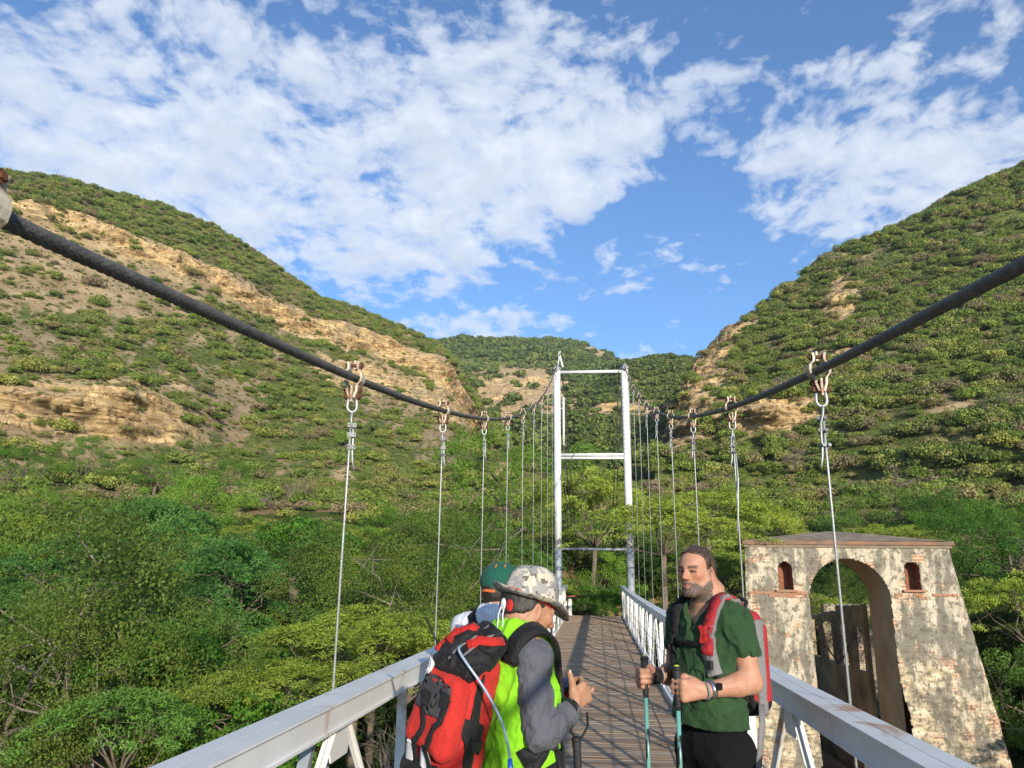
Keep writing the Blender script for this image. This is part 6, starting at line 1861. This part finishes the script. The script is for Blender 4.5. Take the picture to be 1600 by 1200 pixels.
def smooth_path(pts, n=40):
    pts = A3(pts); m_ = len(pts); t_ = np.linspace(0, m_-1, n); out = []
    for q in t_:
        i = min(int(q), m_-2); f_ = q-i; p0, p1, p2, p3 = pts[max(i-1, 0)], pts[i], pts[i+1], pts[min(i+2, m_-1)]
        out.append(.5*((2*p1)+(-p0+p2)*f_+(2*p0-5*p1+4*p2-p3)*f_**2+(-p0+3*p1-3*p2+p3)*f_**3))
    return out
RL3 = np.array(RL.to_3x3()); RLt = np.array(RL.translation)
rolled = lambda P: UN2((P-RLt)@RL3)
raw = [(.0, -.31, 1.330), (.03, -.34, 1.310), (.075, -.31, 1.245), (.115, -.27, 1.165), (.140, -.235, 1.08), (.155, -.225, 1.01), (.160, -.22, .965)]
tpts = smooth_path(raw)
d_ = rolled(A3(tpts)); g_ = grad(rolled, A3(tpts)); tpts = A3(tpts)+g_*np.clip(.008-d_, 0, .06)[:, None]
tpts = smooth_path(tpts[::5], 40)
tb = MB(); tb.tube(tpts, .0046, 10); tube_o = unroll(tb.build('drinking_tube', M_TUBE, rp, True))
e0 = A3(tpts[-1]); mb = MB(); mb.tube([e0, e0+A3((.003, .0, -.03)), e0+A3((.005, .002, -.062))], [.007, .010, .010], 10); mb.build('bite_valve', M_BLUEV, tube_o, True)
for x in (-.105, -.03):
    patch(UN, [(x-.01, -.42, .965), (x+.020, -.42, .965), (x+.030, -.40, .86), (x-.022, -.40, .86)], .006, .006, 'reflective_strip', M_WPLAST, rp, 6)
B5 = Shape(); B5.box((-.03, -.275, .875), (.130, .085, .075), .06)
skin_obj('pack_base', lambda P: B5(P)+wrinkle(P, .010, (10, 10, 10), 36), (-.22, -.46, .76), (.22, -.16, .99), .007, M_BLACKN, rp)
VS2 = lambda P: np.minimum(VS(P), SLV(P))
for s in (1, -1):
    st = unroll(strap_on(VS2, [(s*.075, -.17, 1.27), (s*.088, -.125, 1.33), (s*.100, -.06, 1.362), (s*.112, .0, 1.335), (s*.118, .05, 1.27), (s*.120, .07, 1.19), (s*.140, .04, 1.10), (s*.165, -.04, 1.03), (s*.13, -.15, .96)], .008, .064, .014, 36).build('shoulder_strap', M_BLACKN, rp, True))
    strap_on(VS2, [(s*.150, .01, 1.07), (s*.172, -.06, .98), (s*.15, -.14, .90)], .006, .026, .004, 14).build('webbing', M_BLACKN, st, True)
unroll(strap_on(VS, [(.06, .10, .985), (.13, .06, .955), (.165, -.02, .925), (.15, -.10, .90), (.09, -.15, .88)], .008, .045, .008, 20).build('hip_belt', M_BLACKN, rp, True))
mb = MB(); mb.ribbon([(.170, -.01, .99), (.195, .0, .90), (.20, .0, .74)], .024, .003, (.3, .9, 0)); unroll(mb.build('hanging_webbing', M_BLACKN, rp, True))

# ======================= person in the white shirt and green cap, seen from behind
WB = Vector((-.385, 3.63, -1.552)); WF = (.30, .95)
wH = A3((.0, .025, 1.495)); wRt = rotz(-14)@rotx(-12)
Ws = Shape()
Ws.ell((0, -.01, 1.20), (.145, .10, .20)).ell((0, 0, 1.0), (.13, .10, .18)).ell((0, 0, .88), (.14, .105, .12)).cap((-.13, -.01, 1.325), (.13, -.01, 1.325), .050, None, .05)
Ws.cap((-.11, -.025, 1.35), (0, -.03, 1.405), .036, .046, .05).cap((.11, -.025, 1.35), (0, -.03, 1.405), .036, .046, .05).cap((0, -.02, 1.36), (0, .01, 1.46), .055, .052, .03)
wa = ((.175, -.01, 1.325), (.215, .0, 1.07), (.15, .18, 1.02)); wb_ = ((-.175, -.01, 1.325), (-.215, .0, 1.07), (-.15, .18, 1.02))
arm(Ws, *wa, .045, .038, .026); arm(Ws, *wb_, .045, .038, .026)
hand(Ws, wa[2], (-.1, .95, -.1), (-1, 0, 0), (0, 0, 1), (30, 40, 25)); hand(Ws, wb_[2], (.1, .95, -.1), (1, 0, 0), (0, 0, 1), (30, 40, 25))
legs(Ws, -.015, .86); head(Ws, wH, wRt)
wman = person(WB, WF, 'hiker in green cap and white shirt seen from behind beyond the camouflage hat', Ws, (-.34, -.22, .03), (.34, .36, 1.66), MS_H, face_attrs(wH, wRt, 0))

f, lo, hi = hair_cap(wH, wRt, [-.12, -.08, -.03, .0, .02, .04, .1], [-.078, -.070, -.045, -.01, .01, .06, .09], .003, 1.0, .003)
skin_obj('hair', f, lo, hi, .005, M_HAIRB, wman)
WS_ = Shape(); WS_.ell((0, -.01, 1.20), (.172, .126, .22)).ell((0, 0, 1.0), (.162, .13, .20), None, .06).ell((0, 0, .88), (.166, .13, .14), None, .05).cap((-.14, -.01, 1.325), (.14, -.01, 1.325), .066, None, .05)
WS_.cap((-.11, -.025, 1.35), (0, -.03, 1.39), .050, .060, .05).cap((.11, -.025, 1.35), (0, -.03, 1.39), .050, .060, .05)
for q in (wa, wb_): arm(WS_, *q, .060, .052, .040)
def wshirt(P):
    x, y, z = P.T; d = WS_(P)+wrinkle(P, .007, (9, 9, 10), 41)+wrinkle(P, .003, (26, 26, 30), 42)
    d = np.maximum(d, .80-z)
    for q in (wa, wb_):
        ax = unit(A3(q[2])-A3(q[1])); tp = (P-A3(q[2]))@ax; d = np.where(np.linalg.norm(P-A3(q[2]), axis=1) < .1, np.maximum(d, tp+.005), d)
    nk = np.maximum((np.sqrt((x/.064)**2+((y+.01)/.064)**2)-1)*.064, 1.36-z); return np.maximum(d, -nk)
m, t, b = newmat('striped_shirt'); co = t.n('ShaderNodeTexCoord').outputs['Object']; sx_ = t.n('ShaderNodeSeparateXYZ', ins={0: co})
lin = t.math('GREATER_THAN', t.math('FRACT', t.math('MULTIPLY', t.math('ADD', sx_.outputs[0], t.math('MULTIPLY', sx_.outputs[1], .3)), 55.0)), .80)
t.link(t.mix(t.math('MULTIPLY', lin, .35), (.62, .63, .69), (.36, .39, .50)), b.inputs['Base Color']); b.inputs['Roughness'].default_value = .85; M_STRIPE = m
skin_obj('striped_shirt', wshirt, (-.34, -.22, .78), (.34, .30, 1.50), .006, M_STRIPE, wman)
CL2 = Shape()
for k in range(20):
    a, b_ = 2*PI*k/20, 2*PI*(k+1)/20; pt2 = lambda a: A3((.066*math.sin(a), -.012+.066*math.cos(a), 1.392-.016*math.cos(a)))
    CL2.cap(pt2(a), pt2(b_), .012, .012, .01); CL2.cap(pt2(a)+A3((0, 0, .02)), pt2(b_)+A3((0, 0, .02)), .007, .007, .02)
skin_obj('collar', CL2, (-.11, -.12, 1.33), (.11, .09, 1.47), .005, M_STRIPE, wman)
WT = Shape(); WT.ell((0, 0, .86), (.155, .12, .12)); legs(WT, .008, .86)
skin_obj('trousers', lambda P: np.maximum(WT(P)+wrinkle(P, .006, (8, 8, 6), 43), P[:, 2]-.95), (-.27, -.2, .06), (.27, .2, .98), .009, M_CHAR, wman)
shoes(wman, .10, M_CHAR)
# cap with a strap opening at the back
cS = Shape(); cc = wH+wRt@A3((0, -.012, .040)); cS.ell(cc, (.094, .112, .095), wRt)
def capf(P):
    q = (P-cc)@wRt; d = cS(P); d = np.maximum(d, -q[:, 2]-.012-.42*np.maximum(-q[:, 1]+.02, 0))
    op = np.sqrt((q[:, 0]/.030)**2+((q[:, 2]+.066)/.022)**2)-1
    return np.maximum(d, np.where(q[:, 1] < 0, -op*.03, -1))
capo = skin_obj('green_cap', capf, cc-.14, cc+.14, .005, M_CAPG, wman)
mb = MB(); V = []; F = []; n = 16
for u in (0, .5, 1):
    for j in range(n+1):
        a = PI*(.08+.84*j/n); V.append(Vector(cc+wRt@A3((.086*math.cos(a), .100*math.sin(a)+u*.070*math.sin(a), -.012-.018*u*u+.008*abs(math.cos(a))))))
for i in range(2):
    for j in range(n): F.append((i*(n+1)+j, i*(n+1)+j+1, (i+1)*(n+1)+j+1, (i+1)*(n+1)+j))
mb.add(V, F); o = mb.build('peak', M_CAPG, capo, True); q = o.modifiers.new('t', 'SOLIDIFY'); q.thickness = .004
mb = MB(); mb.ribbon([Vector(cc+wRt@A3((.040*s_, -.107+.02*abs(s_), -.060))) for s_ in np.linspace(-1, 1, 9)], .012, .003, Vector(wRt@A3((0, 0, 1)))); mb.build('cap_strap', M_ORANGE, capo, True)
for (x, z) in ((.026, .052), (.055, .060)):
    y = -.112*math.sqrt(max(0, 1-(x/.094)**2-(z/.095)**2)); mb = MB(); mb.ball((0, 0, 0), (.004, .003, .014), 8, 6); o = mb.build('stitched_mark', M_ORANGE, capo, True); o.location = Vector(cc+wRt@A3((x, y-.002, z))); o.rotation_euler = (0, .35, 0)
dp = place(tag(empty('daypack'), 'small dark daypack on the hiker in the white striped shirt', 'rucksack'), WB, WF)
D1 = Shape(); D1.box((-.01, -.195, 1.10), (.125, .070, .19), .055, None, .02, '+', (-.1, -.1))
skin_obj('pack_body', lambda P: D1(P)+wrinkle(P, .006, (9, 9, 9), 44), (-.2, -.32, .86), (.2, -.08, 1.34), .008, M_BLACKN, dp)
for s in (1, -1):
    strap_on(wshirt, [(s*.070, -.13, 1.29), (s*.085, -.09, 1.36), (s*.092, -.02, 1.405), (s*.10, .05, 1.37), (s*.10, .11, 1.28), (s*.12, .11, 1.18)], .008, .045, .010, 26).build('shoulder_strap', M_BLACKN, dp, True)
# ---------------------------------------------------------------- thin air between here and the far hills
mb = MB(); mb.box((0, 300, 190), (4200, 4200, 420)); mh = bpy.data.materials.new('air'); mh.use_nodes = True
th_ = NT(mh.node_tree); mh.node_tree.nodes.remove(mh.node_tree.nodes['Principled BSDF'])
vol = th_.n('ShaderNodeVolumePrincipled', ins={'Color': (.80, .88, 1.0, 1), 'Density': .00015, 'Anisotropy': .2})
th_.link(vol.outputs[0], mh.node_tree.nodes['Material Output'].inputs['Volume'])
hz = mb.build('haze', mh); tag(hz, None, None, None, 'stuff')
# ---------------------------------------------------------------- light and sky
SUN_EL = math.radians(14.5); SUN_AZ = math.radians(159.3)   # azimuth measured from +Y towards +X
sd = bpy.data.lights.new('sun', 'SUN'); sd.energy = 4.6; sd.angle = math.radians(.7); sd.color = (1, .90, .74)
so = bpy.data.objects.new('sun', sd); COL.objects.link(so)
to_sun = Vector((math.sin(SUN_AZ)*math.cos(SUN_EL), math.cos(SUN_AZ)*math.cos(SUN_EL), math.sin(SUN_EL)))
so.rotation_euler = to_sun.to_track_quat('Z', 'Y').to_euler()
W = bpy.data.worlds.new('World'); SC.world = W; W.use_nodes = True
t = NT(W.node_tree)
bg = W.node_tree.nodes['Background']
sky = t.n('ShaderNodeTexSky', sky_type='NISHITA', sun_disc=False, sun_elevation=SUN_EL, sun_rotation=SUN_AZ,
          altitude=900, air_density=1.0, dust_density=1.2, ozone_density=2.2)
gen = t.n('ShaderNodeTexCoord').outputs['Generated']
sp = t.n('ShaderNodeSeparateXYZ', ins={0: gen})
zz = t.math('ADD', t.math('MAXIMUM', sp.outputs[2], .02), .25)   # a curved cloud deck: less stretched low in the sky
px_ = t.math('DIVIDE', sp.outputs[0], zz); py_ = t.math('DIVIDE', sp.outputs[1], zz)
P = t.n('ShaderNodeCombineXYZ', ins={0: px_, 1: py_, 2: 0.0}).outputs[0]
az_ = t.math('MULTIPLY', t.math('ARCTAN2', sp.outputs[0], sp.outputs[1]), 180/PI)
el_ = t.math('MULTIPLY', t.math('ARCSINE', sp.outputs[2]), 180/PI)
def blob(pix, rx, ry, amp, rot=0.0):
    """a patch of cloud cover (or, if negative, clear sky) round one direction of the sky; radii in degrees"""
    a0, e0 = azel(*pix); c, s_ = math.cos(math.radians(rot)), math.sin(math.radians(rot))
    dx = t.math('MULTIPLY', t.math('SUBTRACT', az_, a0), math.cos(math.radians(e0))); dy = t.math('SUBTRACT', el_, e0)
    u = t.math('MULTIPLY', t.math('ADD', t.math('MULTIPLY', dx, c), t.math('MULTIPLY', dy, s_)), 1.0/rx)
    v = t.math('MULTIPLY', t.math('SUBTRACT', t.math('MULTIPLY', dy, c), t.math('MULTIPLY', dx, s_)), 1.0/ry)
    q = t.math('ADD', t.math('MULTIPLY', u, u), t.math('MULTIPLY', v, v))
    q = t.math('MULTIPLY', q, q)
    return t.math('MULTIPLY', t.math('EXPONENT', t.math('MULTIPLY', q, -1.0)), amp)
cover = None
for bb in CLOUD_BLOBS:
    bl = blob(*bb)
    cover = bl if cover is None else t.math('ADD', cover, bl)
warp = t.n('ShaderNodeVectorMath', operation='ADD', ins={0: P, 1: t.n('ShaderNodeVectorMath', operation='SCALE', ins={0: t.n('ShaderNodeTexNoise', ins={'Vector': P, 'Scale': 3.0, 'Detail': 3.0}).outputs[1], 'Scale': .14}).outputs[0]}).outputs[0]
big = t.noise(warp, 2.4, 3, .5)
puff = t.noise(warp, 13.0, 4, .55, .15)
fine = t.noise(t.mapping(warp, (1.0, .9, 1)), 34.0, 4, .6)
dens = t.math('ADD', t.math('MULTIPLY', t.math('SUBTRACT', big, .5), .55), t.math('ADD', t.math('MULTIPLY', t.math('SUBTRACT', puff, .5), 1.85), t.math('MULTIPLY', t.math('SUBTRACT', fine, .5), .80)))
dens = t.math('ADD', dens, t.math('SUBTRACT', cover, .28))
msk = t.ramp(dens, [(-.04, 0.0), (.12, .24), (.34, .68), (.70, 1.0)])
# thick parts of the clouds are greyer, broken edges white
shade = t.ramp(t.math('ADD', t.math('MULTIPLY', dens, .35), t.noise(t.mapping(warp, loc=(.02, -.04, 0)), 13.0, 4, .55, .15)), [(.40, (.93, .965, 1.0)), (.62, (.80, .86, .95)), (.86, (.66, .735, .86))])
cl = t.n('ShaderNodeVectorMath', operation='SCALE', ins={0: shade, 'Scale': CLOUD_GAIN}).outputs[0]
gs = t.n('ShaderNodeVectorMath', operation='MULTIPLY', ins={0: sky.outputs[0], 1: SKY_TINT}).outputs[0]
mk = t.math('MULTIPLY', msk, .96)
t.link(t.mix(mk, gs, cl), bg.inputs['Color'])
bg.inputs['Strength'].default_value = SKY_STRENGTH
SC.view_settings.view_transform = 'Standard'; SC.view_settings.look = 'None'
SC.view_settings.exposure = EXPOSURE; SC.view_settings.gamma = 1.0; SC.view_settings.use_curve_mapping = False
SC.render.film_transparent = False
SC.cycles.max_bounces = 6; SC.cycles.diffuse_bounces = 3; SC.cycles.glossy_bounces = 3; SC.cycles.transmission_bounces = 4; SC.cycles.transparent_max_bounces = 6
SC.cycles.use_denoising = True
SC.cycles.sample_clamp_indirect = 6
